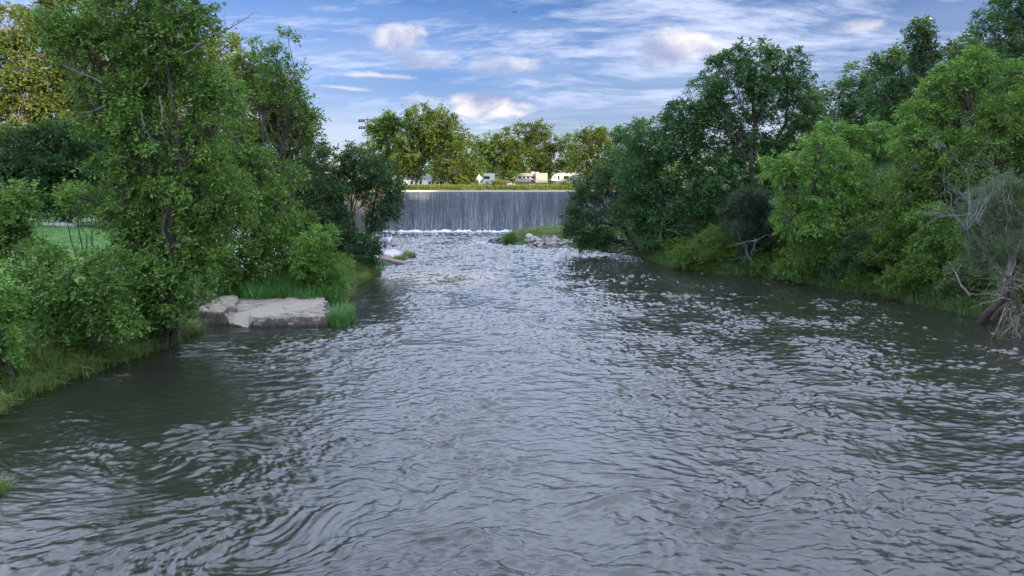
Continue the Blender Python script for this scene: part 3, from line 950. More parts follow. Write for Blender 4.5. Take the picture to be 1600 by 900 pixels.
# ------------------------------------------------------------------ RIGHT BANK
tree('walnut_tree', 'big dark walnut with sky showing between its two upright crowns on the right bank', 'tree', 71, 1172,
     [(1180, 100, 46, 28), (1130, 118, 34, 30), (1232, 112, 34, 30), (1195, 140, 44, 20), (1100, 150, 30, 28), (1250, 150, 26, 24), (1262, 182, 20, 16), (1068, 182, 34, 28), (1148, 196, 24, 20), (1196, 172, 26, 16), (1212, 222, 18, 12), (1176, 226, 30, 16),
      (1120, 178, 36, 26), (1040, 212, 38, 26), (1085, 225, 40, 28), (1240, 205, 30, 20), (1150, 245, 30, 24), (1225, 245, 36, 20), (1110, 270, 50, 28), (1190, 285, 46, 28)],
     'walnut', 0.34, 0.13, 1.75, 0.28, seed=50, k=13, puff=0.33, stems=2, droop=0.3, scatter=0.28, shell=(0.3, 1.0), fork=0.6)
tree('bank_tree', 'broad dark tree filling the bank below the walnut, left of centre on the right bank', 'tree', 73, 1050,
     [(1010, 240, 36, 30), (1045, 270, 44, 34), (1000, 290, 40, 32), (1090, 300, 44, 34), (1030, 325, 44, 30), (1075, 350, 40, 26), (985, 330, 30, 26), (1125, 335, 36, 30), (1020, 365, 36, 22), (1000, 215, 26, 20)],
     'walnut', 0.32, 0.15, 1.35, 0.28, seed=51, k=9, stems=2, droop=0.2)
tree('overhanging_tree', 'dark tree with low boughs hanging across the foot of the dam at its right side', 'tree', 77, 1010,
     [(930, 305, 34, 16), (912, 294, 20, 10), (942, 276, 26, 15), (965, 258, 24, 16), (900, 320, 26, 13), (955, 285, 32, 20), (970, 330, 34, 18), (925, 345, 34, 12), (893, 362, 18, 8), (935, 372, 34, 10), (990, 345, 26, 14), (915, 382, 22, 5), (990, 300, 28, 24), (895, 340, 20, 10)],
     'dark', 0.26, 0.13, 1.0, 0.22, seed=52, k=9, stems=2, shell=(0.2, 1.0), scatter=0.5, puff=0.4)
tree('bank_tree', 'tree with a feathery twiggy top behind the overhanging boughs', 'tree', 96, 990,
     [(985, 225, 28, 20), (970, 212, 16, 8), (1000, 250, 34, 24), (960, 255, 26, 20), (1005, 200, 18, 16)],
     'walnut', 0.34, 0.15, 0.9, 0.2, seed=53, shell=(0.2, 1.0))
tree('small_tree', 'dusky blue-green small tree between the walnut and the bright tree on the right bank', 'tree', 60, 1178,
     [(1175, 315, 30, 22), (1160, 345, 34, 26), (1195, 345, 26, 28), (1185, 380, 34, 26), (1160, 320, 20, 18)], 'bluish', 0.18, 0.08, 1.6, 0.12, seed=54, k=11)
bush('bank_bush', 'rounded green bush reaching the water below the walnut', 63, 1115,
     [(1120, 380, 34, 22), (1085, 400, 30, 18), (1135, 405, 34, 20), (1105, 412, 40, 14), (1160, 415, 22, 14)], 'mid', 0.20, 0.10, 1.6, seed=55)
bush('bank_bush', 'dark bush with dead grey twigs at the waterline right of the rounded bush', 60, 1185,
     [(1180, 400, 28, 20), (1205, 412, 24, 18), (1220, 385, 26, 26), (1185, 420, 30, 10)], 'dark', 0.19, 0.09, 1.5, seed=56)
tree('bright_tree', 'bright yellow-green feathery tree leading the right bank above the water', 'tree', 54, 1290,
     [(1320, 265, 44, 26), (1352, 290, 34, 26), (1300, 300, 46, 32), (1240, 262, 36, 24), (1215, 268, 26, 18), (1275, 232, 40, 20), (1255, 300, 40, 28), (1330, 330, 44, 34), (1275, 345, 40, 32), (1240, 335, 28, 28), (1385, 300, 20, 14), (1300, 380, 50, 28)],
     'bright', 0.24, 0.085, 1.25, 0.2, seed=57, k=13, stems=3, droop=0.3, scatter=0.25)
tree('bright_tree', 'second feathery green tree just above and behind the bright one', 'tree', 62, 1370,
     [(1365, 215, 34, 22), (1330, 220, 34, 18), (1400, 225, 30, 26), (1380, 255, 44, 26), (1300, 205, 26, 14), (1415, 270, 30, 28)],
     'bright', 0.26, 0.10, 1.25, 0.18, seed=58, k=13, stems=2, droop=0.3, scatter=0.25)
bush('bank_bush', 'shadowy bush at the waterline below the bright feathery tree', 54, 1280,
     [(1260, 400, 36, 22), (1300, 410, 40, 18), (1340, 405, 34, 22), (1240, 418, 28, 14), (1370, 415, 30, 16)], 'mid', 0.18, 0.09, 1.6, seed=59)
hill = [
    (92, 1270, [(1270, 165, 22, 26), (1265, 205, 26, 30), (1285, 230, 26, 24)], 'forest', 0.40, 'small pale tree in the notch between the walnut and the hill trees'),
    (84, 1340, [(1325, 150, 32, 26), (1350, 130, 34, 28), (1310, 190, 36, 30), (1355, 180, 40, 34), (1340, 230, 44, 26)], 'walnut', 0.36, 'dark round hill tree right of the sky notch'),
    (76, 1405, [(1400, 110, 36, 28), (1380, 150, 40, 30), (1425, 150, 40, 34), (1400, 190, 46, 30), (1385, 90, 18, 12)], 'walnut', 0.34, 'dark hill tree with a ragged top beside the pointed one'),
    (70, 1438, [(1440, 48, 15, 14), (1436, 68, 20, 14), (1448, 84, 18, 14), (1438, 110, 24, 20), (1440, 150, 28, 26)], 'dark', 0.30, 'slim pointed tree standing above the hill skyline'),
    (74, 1505, [(1500, 80, 34, 26), (1480, 110, 34, 26), (1525, 100, 34, 30), (1500, 150, 40, 34)], 'dark', 0.34, 'dark hill tree between the pointed tree and the top right corner'),
    (62, 1590, [(1580, 20, 42, 32), (1600, 70, 46, 34), (1555, 60, 30, 30), (1610, 120, 44, 34), (1565, 105, 34, 26), (1610, -20, 44, 40)], 'walnut', 0.32, 'very tall dark tree filling the top right corner'),
    (50, 1490, [(1500, 112, 34, 20), (1530, 98, 26, 18), (1470, 145, 36, 24), (1535, 135, 40, 26), (1440, 185, 36, 28), (1500, 185, 46, 34), (1560, 170, 36, 30), (1420, 215, 28, 24), (1470, 235, 44, 28), (1590, 120, 26, 22)], 'bright', 0.24, 'large bright green tree below the hill skyline near the right edge'),
    (46, 1570, [(1580, 180, 44, 34), (1560, 225, 46, 34), (1610, 235, 44, 40), (1520, 255, 40, 30), (1590, 285, 40, 30)], 'mid', 0.22, 'dark green tree at the right edge below the bright one'),
    (49, 1440, [(1430, 265, 36, 28), (1450, 300, 40, 30), (1410, 310, 34, 28), (1480, 280, 36, 30), (1425, 345, 36, 24)], 'mid', 0.22, 'shaded middle tree between the feathery trees and the grey willow'),
]
for i, (Y, b, sp_, mt, l_, lb) in enumerate(hill):
    fe = mt in ('bright', 'walnut')
    tree('hill_tree', lb, 'tree', Y, b, sp_, mt, l_, l_ * (0.38 if fe else 0.5), 1.3, 0.26, seed=70 + i, group='trees climbing the right bank', k=12 if fe else 9, droop=0.28 if fe else 0.15, scatter=0.28 if fe else 0.4)
tree('willow', 'grey-green willow-like tree over the right bank, its outer twigs bare', 'tree', 40, 1570,
     [(1560, 290, 34, 26), (1590, 330, 36, 34), (1540, 330, 34, 28), (1520, 365, 28, 24), (1560, 375, 40, 30), (1605, 400, 40, 34), (1540, 405, 34, 20), (1620, 290, 36, 34)],
     'willow', 0.13, 0.035, 0.95, 0.16, bark='bark_grey', seed=90, k=12, stems=3, shell=(0.2, 1.0), scatter=0.5, puff=0.34)
vb = [
    (48.5, 1395, [(1400, 370, 34, 22), (1430, 385, 36, 22), (1380, 395, 30, 20), (1415, 405, 40, 16)], 'mid', 'vine-draped bush in the middle of the right bank'),
    (45.5, 1465, [(1455, 345, 34, 24), (1480, 375, 34, 26), (1450, 390, 36, 22), (1490, 400, 30, 20)], 'vine', 'bright vine-covered bush left of the grey willow'),
    (44.8, 1450, [(1430, 425, 36, 20), (1470, 425, 36, 20), (1410, 440, 32, 14), (1495, 440, 30, 16)], 'mid', 'low leafy bush just above the bank grass at the right'),
    (42, 1510, [(1505, 425, 28, 16), (1522, 440, 18, 10), (1490, 450, 22, 10)], 'willow', 'pale grey-green shrub at the foot of the willow'),
    (51, 1350, [(1350, 385, 34, 24), (1330, 415, 34, 16), (1375, 420, 32, 14)], 'dark', 'dark low bush under the bright feathery tree'),
]
for i, (Y, b, sp_, mt, lb) in enumerate(vb):
    bush('bank_shrub' if mt == 'willow' else 'bank_bush', lb, Y, b, sp_, mt, 0.15, 0.08, 1.6, seed=100 + i)

# ------------------------------------------------------------------ PARK TREES above the dam
pk = [
    (172, 604, [(600, 205, 26, 22), (578, 245, 20, 18), (620, 215, 30, 26), (600, 255, 36, 24), (600, 210, 12, 12), (630, 250, 30, 24), (608, 190, 10, 10)], 'mid', 'shaded bluish-green left part of the big park tree group beside the light pole'),
    (166, 650, [(655, 188, 28, 20), (685, 190, 26, 18), (665, 215, 38, 26), (705, 205, 24, 20), (645, 235, 34, 24), (690, 235, 34, 26), (718, 222, 14, 18), (640, 262, 26, 12)], 'gold', 'largest park tree above the dam, golden on top'),
    (160, 706, [(700, 248, 22, 18), (722, 235, 16, 18), (735, 255, 16, 20), (712, 270, 30, 16), (738, 275, 12, 12), (690, 270, 16, 14)], 'gold', 'shrubby yellow-green park tree reaching the ground left of the camper'),
    (206, 752, [(765, 225, 16, 18), (752, 245, 18, 20), (742, 225, 10, 12), (755, 268, 20, 14)], 'mid', 'narrow dark park tree behind the white truck camper'),
    (208, 790, [(790, 218, 20, 16), (778, 240, 26, 22), (805, 240, 20, 22), (790, 262, 32, 18)], 'gold', 'middle park tree between the camper and the tan trailer'),
    (212, 835, [(820, 205, 22, 14), (845, 208, 20, 14), (835, 230, 34, 22), (860, 240, 16, 22), (825, 255, 34, 20), (855, 262, 24, 16)], 'gold', 'tall park tree behind the tan trailer'),
    (210, 895, [(892, 220, 14, 12), (885, 240, 14, 20), (895, 262, 20, 20)], 'mid', 'narrow park tree right of the gap behind the white trailer'),
    (166, 935, [(925, 212, 22, 10), (950, 222, 20, 16), (915, 232, 24, 20), (935, 250, 34, 22), (910, 268, 24, 16), (960, 262, 30, 20)], 'gold', 'rightmost park tree above the dam, partly behind the dark boughs'),
]
for i, (Y, b, sp_, mt, lb) in enumerate(pk):
    tree('park_tree', lb, 'tree', Y, b, sp_, mt, 0.55, 0.34, 1.4, 0.34, bark='bark_park', seed=120 + i, group='park trees above the dam', shell=(0.4, 1.0), puff=0.34, stems=2 if i < 3 else 1, fork=0.3)
# far wood beyond the park, one mass
rng = np.random.default_rng(5)
ls = []
for x in np.arange(-160, 190, 9):
    yy = 300 + rng.uniform(-14, 14)
    hh = rng.uniform(7, 11)
    ls.append((np.array([x + rng.uniform(-3, 3), yy, 9 + hh * 0.45]), np.array([7.5, 6, hh * 0.62])))
V, F_, _ = crown_mesh(ls, 1.1, 0.75, 1.0, rng, 7, 0.34, shell=(0.5, 1.0))
tag(link('distant_wood', mesh_np('distant_wood', V, F_, 4), M['mid']), 'low line of woodland far beyond the park', 'woodland', kind='stuff')


# ------------------------------------------------------------------ DEAD WOOD
def dead(name, label, cat, loc, branches, mat='deadwood', seed=0, trunk=None, group=None):
    loc = np.array(loc, float)
    root = empty(name, loc, label, cat, group)
    rng = np.random.default_rng(seed)
    ps = []
    for a, b, r, n, sl, lv in branches:
        ps += bare_branch(np.array(a), np.array(b), r, n, rng, sl, lv)
    v, f = tubes(ps, 5)
    link('branches', mesh_np('branches', v - loc, f, 4), M[mat], root, True)
    if trunk:
        v, f = tubes(trunk, 10)
        link('trunk', mesh_np('trunk', v - loc, f, 4), M['bark_log'], root, True)
    return root


M['bark_log'] = bark_mat('bark_log', (0.016, 0.011, 0.008), (0.065, 0.048, 0.036), 7)
M['bark_greyblue'] = bark_mat('bark_pale', (0.10, 0.095, 0.10), (0.24, 0.23, 0.24), 4)


def smooth_path(px, Ys, rad, n=16):
    p = np.array([list(P(a, b, y)) for (a, b), y in zip(px, Ys)])
    t = np.linspace(0, len(p) - 1, n)
    i = np.arange(len(p))
    # catmull-rom style smoothing by repeated averaging
    q = np.stack([np.interp(t, i, p[:, k]) for k in range(3)], 1)
    r = np.interp(t, i, rad)
    for _ in range(2):
        q[1:-1] = (q[:-2] + 2 * q[1:-1] + q[2:]) / 4
    return q, r


tr = [smooth_path([(1533, 508), (1537, 496), (1552, 482), (1568, 474), (1572, 458), (1580, 440), (1592, 425)], [37.2, 37.0, 36.6, 36.4, 36.2, 36, 36], [0.24, 0.24, 0.22, 0.21, 0.20, 0.16, 0.08]),
      smooth_path([(1552, 500), (1560, 488), (1572, 478), (1590, 470)], [36.4, 36.2, 36, 35.8], [0.17, 0.16, 0.15, 0.08]),
      smooth_path([(1574, 432), (1585, 455), (1597, 490), (1606, 530)], [34.5, 34.3, 34, 33.8], [0.09, 0.11, 0.13, 0.15])]
br = []
rng = np.random.default_rng(77)
for i in range(26):
    a = P(rng.uniform(1570, 1620), rng.uniform(465, 500), rng.uniform(33.6, 35))
    b = P(rng.uniform(1545, 1625), rng.uniform(505, 540), rng.uniform(32.4, 34.5))
    br.append((a, b, rng.uniform(0.012, 0.03), 4, 0.4, 1))
for i in range(12):
    a = P(rng.uniform(1575, 1610), rng.uniform(440, 470), 34.3)
    b = P(rng.uniform(1515, 1600), rng.uniform(400, 470), 34)
    br.append((a, b, rng.uniform(0.015, 0.035), 5, 0.45, 1))
br.append((P(1570, 465, 36), P(1524, 478, 36.4), 0.05, 3, 0.3, 1))
dead('fallen_tree', 'fallen tree with a crooked dark trunk dipping into the water at the right edge', 'fallen tree', P(1572, 474, 36.4), br, 'deadwood', 78, tr)
dead('dead_branch', 'pale bare branch slanting over the bank grass left of the fallen tree', 'dead branch', P(1512, 458, 37.5),
     [(P(1516, 462, 37.3), P(1488, 418, 38.5), 0.06, 5, 0.35, 2), (P(1512, 458, 37.4), P(1560, 456, 36.5), 0.03, 3, 0.3, 1)], 'deadwood', 79)
dead('stick', 'thin dark stick poking up out of the water near the fallen tree', 'stick', P(1500, 500, 37.8),
     [(P(1501, 502, 37.8), P(1496, 484, 37.8), 0.03, 1, 0.2, 0)], 'bark', 80)
br = []
for i in range(14):
    a = P(1515 + rng.uniform(-16, 16), 345 + rng.uniform(-12, 25), 36.0)
    b = P(rng.uniform(1448, 1560), rng.uniform(240, 330), rng.uniform(34.6, 36.5))
    br.append((a, b, rng.uniform(0.018, 0.04), 6, 0.42, 2))
dead('dead_shrub', 'tangle of bare grey branches among the leaves left of the willow', 'dead shrub', P(1515, 370, 36.2), br, 'bark_greyblue', 81)
br = [(P(1178, 410, 55.8), P(1150, 352, 55.5), 0.03, 6, 0.5, 2), (P(1182, 375, 55.5), P(1140, 385, 55.2), 0.035, 5, 0.5, 1), (P(1180, 378, 55.5), P(1215, 365, 55.2), 0.03, 4, 0.5, 1), (P(1180, 372, 55.5), P(1172, 402, 55.2), 0.03, 4, 0.5, 1)]
dead('dead_shrub', 'star of bare grey twigs in front of the dark bush below the walnut', 'dead shrub', P(1180, 410, 55.8), br, 'bark_greyblue', 82)
br = [(P(1030, 375, 68), P(1042, 320, 67.5), 0.035, 5, 0.5, 2), (P(1040, 360, 68), P(1066, 368, 67.5), 0.04, 4, 0.5, 1)]
dead('dead_shrub', 'pale bent dead branch in the dark foliage above the far right bank', 'dead shrub', P(1032, 395, 68.5), br, 'bark_greyblue', 83)
# dead limbs of the tall left tree
be = bpy.data.objects['box_elder']
bo = np.array(be.location)
rng = np.random.default_rng(90)
ps = []
for a, b, r, n, sl, lv in [(P(285, 85, 31.5), P(332, 52, 31), 0.06, 2, 0.3, 1), (P(330, 55, 31), P(398, 18, 30.5), 0.04, 5, 0.3, 2), (P(335, 90, 31), P(385, 62, 31), 0.03, 4, 0.4, 2),
                           (P(232, 120, 29.5), P(215, 145, 29.4), 0.03, 1, 0.3, 0), (P(250, 150, 29.6), P(270, 205, 29.2), 0.03, 4, 0.4, 2), (P(256, 165, 29.6), P(262, 222, 29.2), 0.025, 4, 0.4, 2), (P(220, 175, 29.6), P(240, 228, 29.2), 0.025, 3, 0.4, 2),
                           (P(165, 165, 30.4), P(90, 195, 30.4), 0.03, 4, 0.4, 2), (P(160, 130, 30.4), P(95, 100, 30.6), 0.03, 4, 0.4, 2), (P(275, 385, 30), P(300, 370, 29.6), 0.02, 4, 0.6, 2)]:
    v, f = tubes(bare_branch(np.array(a), np.array(b), r, n, rng, sl, lv), 5)
    link('dead_branch', mesh_np('dead_branch', v - bo, f, 4), M['deadwood'], be, True)

# ------------------------------------------------------------------ GRASSES AND UNDERGROWTH (uncountable)
rng = np.random.default_rng(200)
pts = scatter_pts(30000, -30, -9, 17.5, 60, rng, lambda x, y: (left_x(y) - x > -0.25) & (left_x(y) - x < 3.0) & ~((y > 35.0) & (y < 43.6) & (x > -0.463 * y)))
V1, F1 = blades(pts, 0.35, 0.95, 0.030, 9, rng, 0.75, 0.14, toward=np.array([0.35, -0.15, 0]))
tag(link('bank_grass', mesh_np('bank_grass', V1, F1, 4), M['grass']), 'long grass hanging over the water along the near left bank', 'grass', kind='stuff')
pts = scatter_pts(26000, 6, 32, 31, 84, rng, lambda x, y: (x - right_x(y) > -0.3) & (x - right_x(y) < 2.6 + 1.5 * (y < 50)) & (y > 38.3 - 1.2 * np.sin(x)))
V1, F1 = blades(pts, 0.2, 1.05, 0.035, 8, rng, 0.9, 0.22, toward=np.array([-0.3, -0.1, 0]))
tag(link('bank_grass', mesh_np('bank_grass', V1, F1, 4), M['bankgrass']), 'tufted grass along the waterline of the right bank', 'grass', kind='stuff')
pts = scatter_pts(9000, -24, -9, 42.3, 50, rng, lambda x, y: (left_x(y) - x > 0.1) & (left_x(y) - x < 9) & (y > 43.0 + 0.5 * np.sin(x * 2.1)))
V1, F1 = blades(pts, 0.6, 1.5, 0.04, 8, rng, 0.28, 0.2)
tag(link('tall_grass', mesh_np('tall_grass', V1, F1, 4), M['tallgrass']), 'tall upright green grass and weeds behind the rock ledge', 'grass', kind='stuff')
pts = scatter_pts(9000, -34, 36, 149.2, 157, rng, lambda x, y: x > -40)
V1, F1 = blades(pts, 0.35, 1.0, 0.10, 7, rng, 0.35, 0.3)
tag(link('park_grass', mesh_np('park_grass', V1, F1, 4), M['straw']), 'sunlit yellow grass along the top of the dam', 'grass', kind='stuff')
pts = scatter_pts(26000, -62, -26, 46, 88, rng, lambda x, y: left_x(y) - x > 9)
V1, F1 = blades(pts, 0.05, 0.16, 0.05, 5, rng, 0.4, 0.25)
tag(link('lawn_grass', mesh_np('lawn_grass', V1, F1, 4), M['tallgrass']), 'mown lawn grass seen in the gap on the left', 'grass', kind='stuff')
pts = scatter_pts(16000, -5, 24, 82, 112, rng, lambda x, y: (x - right_x(y) > 1.4) & (height(x, y) > 0.4))
V1, F1 = blades(pts, 0.08, 0.35, 0.05, 7, rng, 0.4, 0.25)
tag(link('turf', mesh_np('turf', V1, F1, 4), M['grass']), 'green turf covering the back of the rocky spit below the dam', 'grass', kind='stuff')


def cover_plants(n, x0, x1, y0, y1, cond, ll, k, zmax, rng, L=2.8):
    p = scatter_pts(n, x0, x1, y0, y1, rng, cond)
    p[:, 2] += rng.random(len(p)) ** 1.5 * zmax
    ax = unit(np.stack([rng.normal(0, 1, len(p)), rng.normal(0, 1, len(p)), rng.uniform(-0.1, 0.9, len(p))], 1))
    nr = unit(np.array([0, 0, 1.0]) + rng.normal(0, 0.35, (len(p), 3)))
    nr = unit(nr - ax * (nr * ax).sum(-1, keepdims=True))
    return leaves_from_sprays(p, ax, nr, ll * L, k, ll, ll * 0.55, rng, 0.4, 0.2)


V1, F1 = cover_plants(15000, -32, -9, 16, 62, lambda x, y: (left_x(y) - x > 0.9) & (left_x(y) - x < 11) & ~((y > 35.0) & (y < 43.6) & (x > -0.463 * y)), 0.15, 8, 0.9, rng)
tag(link('undergrowth', mesh_np('undergrowth', V1, F1, 4), M['vine']), 'leafy ground cover over the left bank', 'undergrowth', kind='stuff')
V1, F1 = cover_plants(52000, 6, 44, 30, 84, lambda x, y: (x - right_x(y) > 0.1) & (x - right_x(y) < 3 + 9 * RNG.random(len(x)) ** 2), 0.17, 8, 1.9, rng)
tag(link('undergrowth', mesh_np('undergrowth', V1, F1, 4), M['mid']), 'leafy ground cover over the right bank slope', 'undergrowth', kind='stuff')


def tuft(name, label, Y, px, width, n, h0, h1, wid, mat, cat='grass tuft', seed=0, lean=0.3, dy=0.4, z=None):
    rng = np.random.default_rng(seed)
    c = P(px, 300, Y)
    x = c.x + rng.uniform(-1, 1, n) * width / 2; yy = Y + rng.uniform(-1, 1, n) * dy
    zz = height(x, yy) if z is None else np.full(n, z)
    zz = np.maximum(zz, -0.02)
    o = np.array([c.x, Y, float(np.min(zz))])
    V, F_ = blades(np.stack([x, yy, zz], 1), h0, h1, wid, 9, rng, lean, 0.07)
    ob = link(name, mesh_np(name, V - o, F_, 4), M[mat]); ob.location = o
    return tag(ob, label, cat)


tuft('grass_tuft', 'upright bright green grass tuft at the right tip of the rock ledge', 37.6, 528, 0.85, 150, 0.5, 1.15, 0.03, 'tallgrass', seed=1, dy=1.3)
tuft('grass_tuft', 'small grass tuft at the left edge of the photo, lowest of all plants', 15.6, -62, 0.35, 46, 0.25, 0.5, 0.012, 'grass', seed=2, lean=0.5)
tuft('weed_clump', 'dark weed clump at the left end of the rocky spit', 94, 796, 1.3, 120, 0.6, 1.7, 0.06, 'mid' , 'weeds', seed=3, dy=0.8)
tuft('weed_clump', 'pale green weeds among the boulders at the right end of the spit', 89, 965, 5.0, 200, 0.4, 1.1, 0.06, 'tallgrass', 'weeds', seed=4, dy=1.6)
tuft('weed_clump', 'green weeds on the rocks beside the people', 75.5, 637, 1.1, 60, 0.2, 0.6, 0.04, 'grass', 'weeds', seed=5, dy=1.3, z=0.2)
tuft('weed_clump', 'small weed patch in front of the pale slab below the people', 71, 622, 0.9, 70, 0.25, 0.6, 0.05, 'grass', 'weeds', seed=6, dy=0.5, z=0.15)
tuft('weed_clump', 'tall yellow weeds on the dam top between the camper and the tan trailer', 152, 781, 2.6, 110, 0.8, 2.4, 0.14, 'straw', 'weeds', seed=7, dy=1)
tuft('weed_clump', 'tall yellow weeds on the dam top left of the white trailer', 152, 884, 1.8, 90, 0.8, 1.9, 0.14, 'straw', 'weeds', seed=8, dy=1)
# white blossoms among the weeds behind the ledge
rng = np.random.default_rng(9)
fl_ = []
for cx, cy, n in ((372, 362, 70), (362, 392, 46), (352, 380, 30), (418, 424, 22), (442, 395, 20), (380, 410, 24)):
    for _ in range(n):
        fl_.append(list(P(cx + rng.normal(0, 9), cy + rng.normal(0, 7), 43.4 + rng.normal(0, 0.3))))
fl_ = np.array(fl_)
d = unit(rng.normal(0, 1, fl_.shape)); e = unit(np.cross(d, rng.normal(0, 1, fl_.shape)))
q = 0.035
V = np.stack([fl_ + d * q, fl_ + e * q, fl_ - d * q, fl_ - e * q], 1).reshape(-1, 3)
tag(link('blossoms', mesh_np('blossoms', V, np.arange(len(V)).reshape(-1, 4), 4), M['flower']), 'tiny white blossoms scattered in the weeds behind the ledge', 'blossoms', kind='stuff')

# ------------------------------------------------------------------ ROCK LEDGE (near left)
m_rock, t, bs = new_mat('limestone')
tcn = t.node('ShaderNodeTexCoord')
sp = t.node('ShaderNodeSeparateXYZ'); t.put(sp.inputs[0], tcn.outputs['Object'])
n1 = t.noise(tcn.outputs['Object'], 1.6, 7, 0.65)
n2 = t.noise(tcn.outputs['Object'], 11, 6, 0.7)
band = t.noise(t.mapping(tcn.outputs['Object'], scale=(0.6, 0.6, 9)), 2.5, 4, 0.6)
c = t.mix(t.ramp(n1, 0.35, 0.65), (0.19, 0.158, 0.120, 1), (0.34, 0.295, 0.235, 1))
c = t.mix(t.ramp(n2, 0.52, 0.78), c, (0.20, 0.175, 0.155, 1))
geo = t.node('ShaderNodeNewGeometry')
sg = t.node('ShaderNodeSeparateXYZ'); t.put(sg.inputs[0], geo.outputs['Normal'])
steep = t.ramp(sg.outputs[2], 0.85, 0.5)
c = t.mix(steep, c, t.mix(band, (0.035, 0.028, 0.022, 1), (0.17, 0.14, 0.115, 1)))  # steep faces painted darker for undercut shade; bands show the rock layers
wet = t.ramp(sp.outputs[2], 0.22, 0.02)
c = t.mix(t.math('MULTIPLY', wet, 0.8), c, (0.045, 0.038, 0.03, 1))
t.put(bs.inputs['Base Color'], c); bs.inputs['Roughness'].default_value = 0.85
bp = t.node('ShaderNodeBump'); bp.inputs['Strength'].default_value = 0.8; bp.inputs['Distance'].default_value = 0.04
t.put(bp.inputs['Height'], t.math('ADD', n2, band)); t.put(bs.inputs['Normal'], bp.outputs[0])

lx = np.arange(-18.2, -9.2, 0.035); ly = np.arange(34.9, 44.6, 0.045)
LX, LY = np.meshgrid(lx, ly)


def xat(px, y): return (px - 800) / FPX * (y / ray(800, 505).y)


wv = 0.26 * perlin(LX * 0.9, LY * 0.9, 301) + 0.14 * perlin(LX * 2.6, LY * 2.6, 302) + 0.05 * perlin(LX * 7, LY * 7, 319)
front = np.interp(LX, [xat(305, 37), xat(345, 37), xat(385, 36.3), xat(450, 36.2), xat(515, 36.2)], [37.2, 36.7, 36.15, 36.05, 36.25])
f0 = LY - front + wv
right = xat(515, 1.0) * LY - LX + 0.28 * perlin(LX * 1.3, LY * 1.3, 303) + 0.1 * perlin(LX * 4, LY * 4, 323)
left = LX - xat(303, 1.0) * LY
back = 43.9 + 0.3 * perlin(LX * 0.8, LX * 0 + 2, 304) - LY
top = 0.47 + 0.035 * fbm(LX * 1.3, LY * 1.3, 305, 4, 0.55)
# thin beds: terraced plates toward the right end
pl_ = sstep(LX - xat(452, 1.0) * LY + 0.5 * perlin(LX * 0.9, LY * 0.9, 306), -0.05, 0.0)
top = top + 0.07 * pl_ * np.round(1.5 + 1.6 * perlin(LX * 0.5 + 3, LY * 1.1, 307)) * 0.6
# raised block on the left
blk = sstep(xat(372, 1.0) * LY - LX + 0.35 * perlin(LX * 0.7, LY * 0.7, 308), 0, 0.07) * sstep(LY - 37.6 + 0.4 * perlin(LX, LY, 309), 0, 0.07)
blk = np.maximum(blk, sstep(xat(350, 1.0) * LY - LX + 0.2 * perlin(LX * 1.2, LY * 1.2, 318), 0, 0.06))
top = top + 0.20 * blk * (1 + 0.2 * perlin(LX * 0.8, LY * 0.8, 310))
# worn sandy path sloping into the water
cx = np.interp(LY, [35.5, 37, 38.5, 40, 41.5, 44], [xat(370, 36), xat(388, 37), xat(425, 38.5), xat(450, 40), xat(470, 41.5), xat(490, 44)])
wd = np.interp(LY, [35.5, 36.5, 38, 41, 44], [0.45, 0.6, 1.7, 1.9, 1.2])
path = 1 - sstep(np.abs(LX - cx), wd * 0.7, wd)
ramp_ = np.interp(LY, [35.9, 36.2, 37.6, 38.4], [-0.05, 0.04, 0.38, 0.44])
rx = sstep(xat(392, 1.0) * LY - LX, -0.05, 0.12) * sstep(LX - xat(356, 1.0) * LY, -0.05, 0.10)
top = np.where(LY < 38.4, top * (1 - rx) + np.minimum(top, ramp_) * rx, top)
# fissures
cr = np.abs(perlin(LX * 0.75 + 5, LY * 0.9, 311)); cr2 = np.abs(perlin(LX * 1.7, LY * 2.4, 312))
top = top - (0.09 * (1 - sstep(cr, 0, 0.05)) + 0.06 * (1 - sstep(cr2, 0, 0.07))) * (1 - path) * 1.0
low_ = -0.5
edge = np.minimum(np.minimum(f0, right), left)
# two beds in the face: a lower one standing slightly forward
e1 = sstep(edge, 0.0, 0.06); e2 = sstep(edge, 0.10 + 0.08 * perlin(LX * 2.2, LY * 0.3, 313), 0.16 + 0.08 * perlin(LX * 2.2, LY * 0.3, 313))
LZ = low_ + (0.17 - low_) * e1 + (0.34 - 0.17) * e2 + (top - 0.34) * sstep(edge + 0.1 * perlin(LX * 1.6, LY * 1.6, 333), 0.20, 0.26)
LZ = np.where(rx * (LY < 37.2) > 0.5, np.where(edge > -0.1, np.minimum(top, 0.5), low_), LZ)
LZ = LZ - 0.9 * (1 - sstep(back, 0.0, 0.8))
lo = np.array([-13.5, 39.5, 0.0])
ledge = link('rock_ledge', mesh_np('rock_ledge', np.stack([LX.ravel(), LY.ravel(), LZ.ravel()], 1) - lo, grid_faces(len(ly), len(lx)), 4), None)
ledge.location = lo
m_sand = plain_mat('trodden_sand', (0.30, 0.262, 0.215), 0.95, 0.14, sc=6)
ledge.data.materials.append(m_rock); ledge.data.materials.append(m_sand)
pf = (path * (1 - blk) * (LZ > 0.0))[:-1, :-1].ravel() > 0.55
ledge.data.polygons.foreach_set('material_index', pf.astype(np.int32))
tag(ledge, 'broad pale limestone ledge with a worn sandy path, beside the water on the left', 'rock ledge')

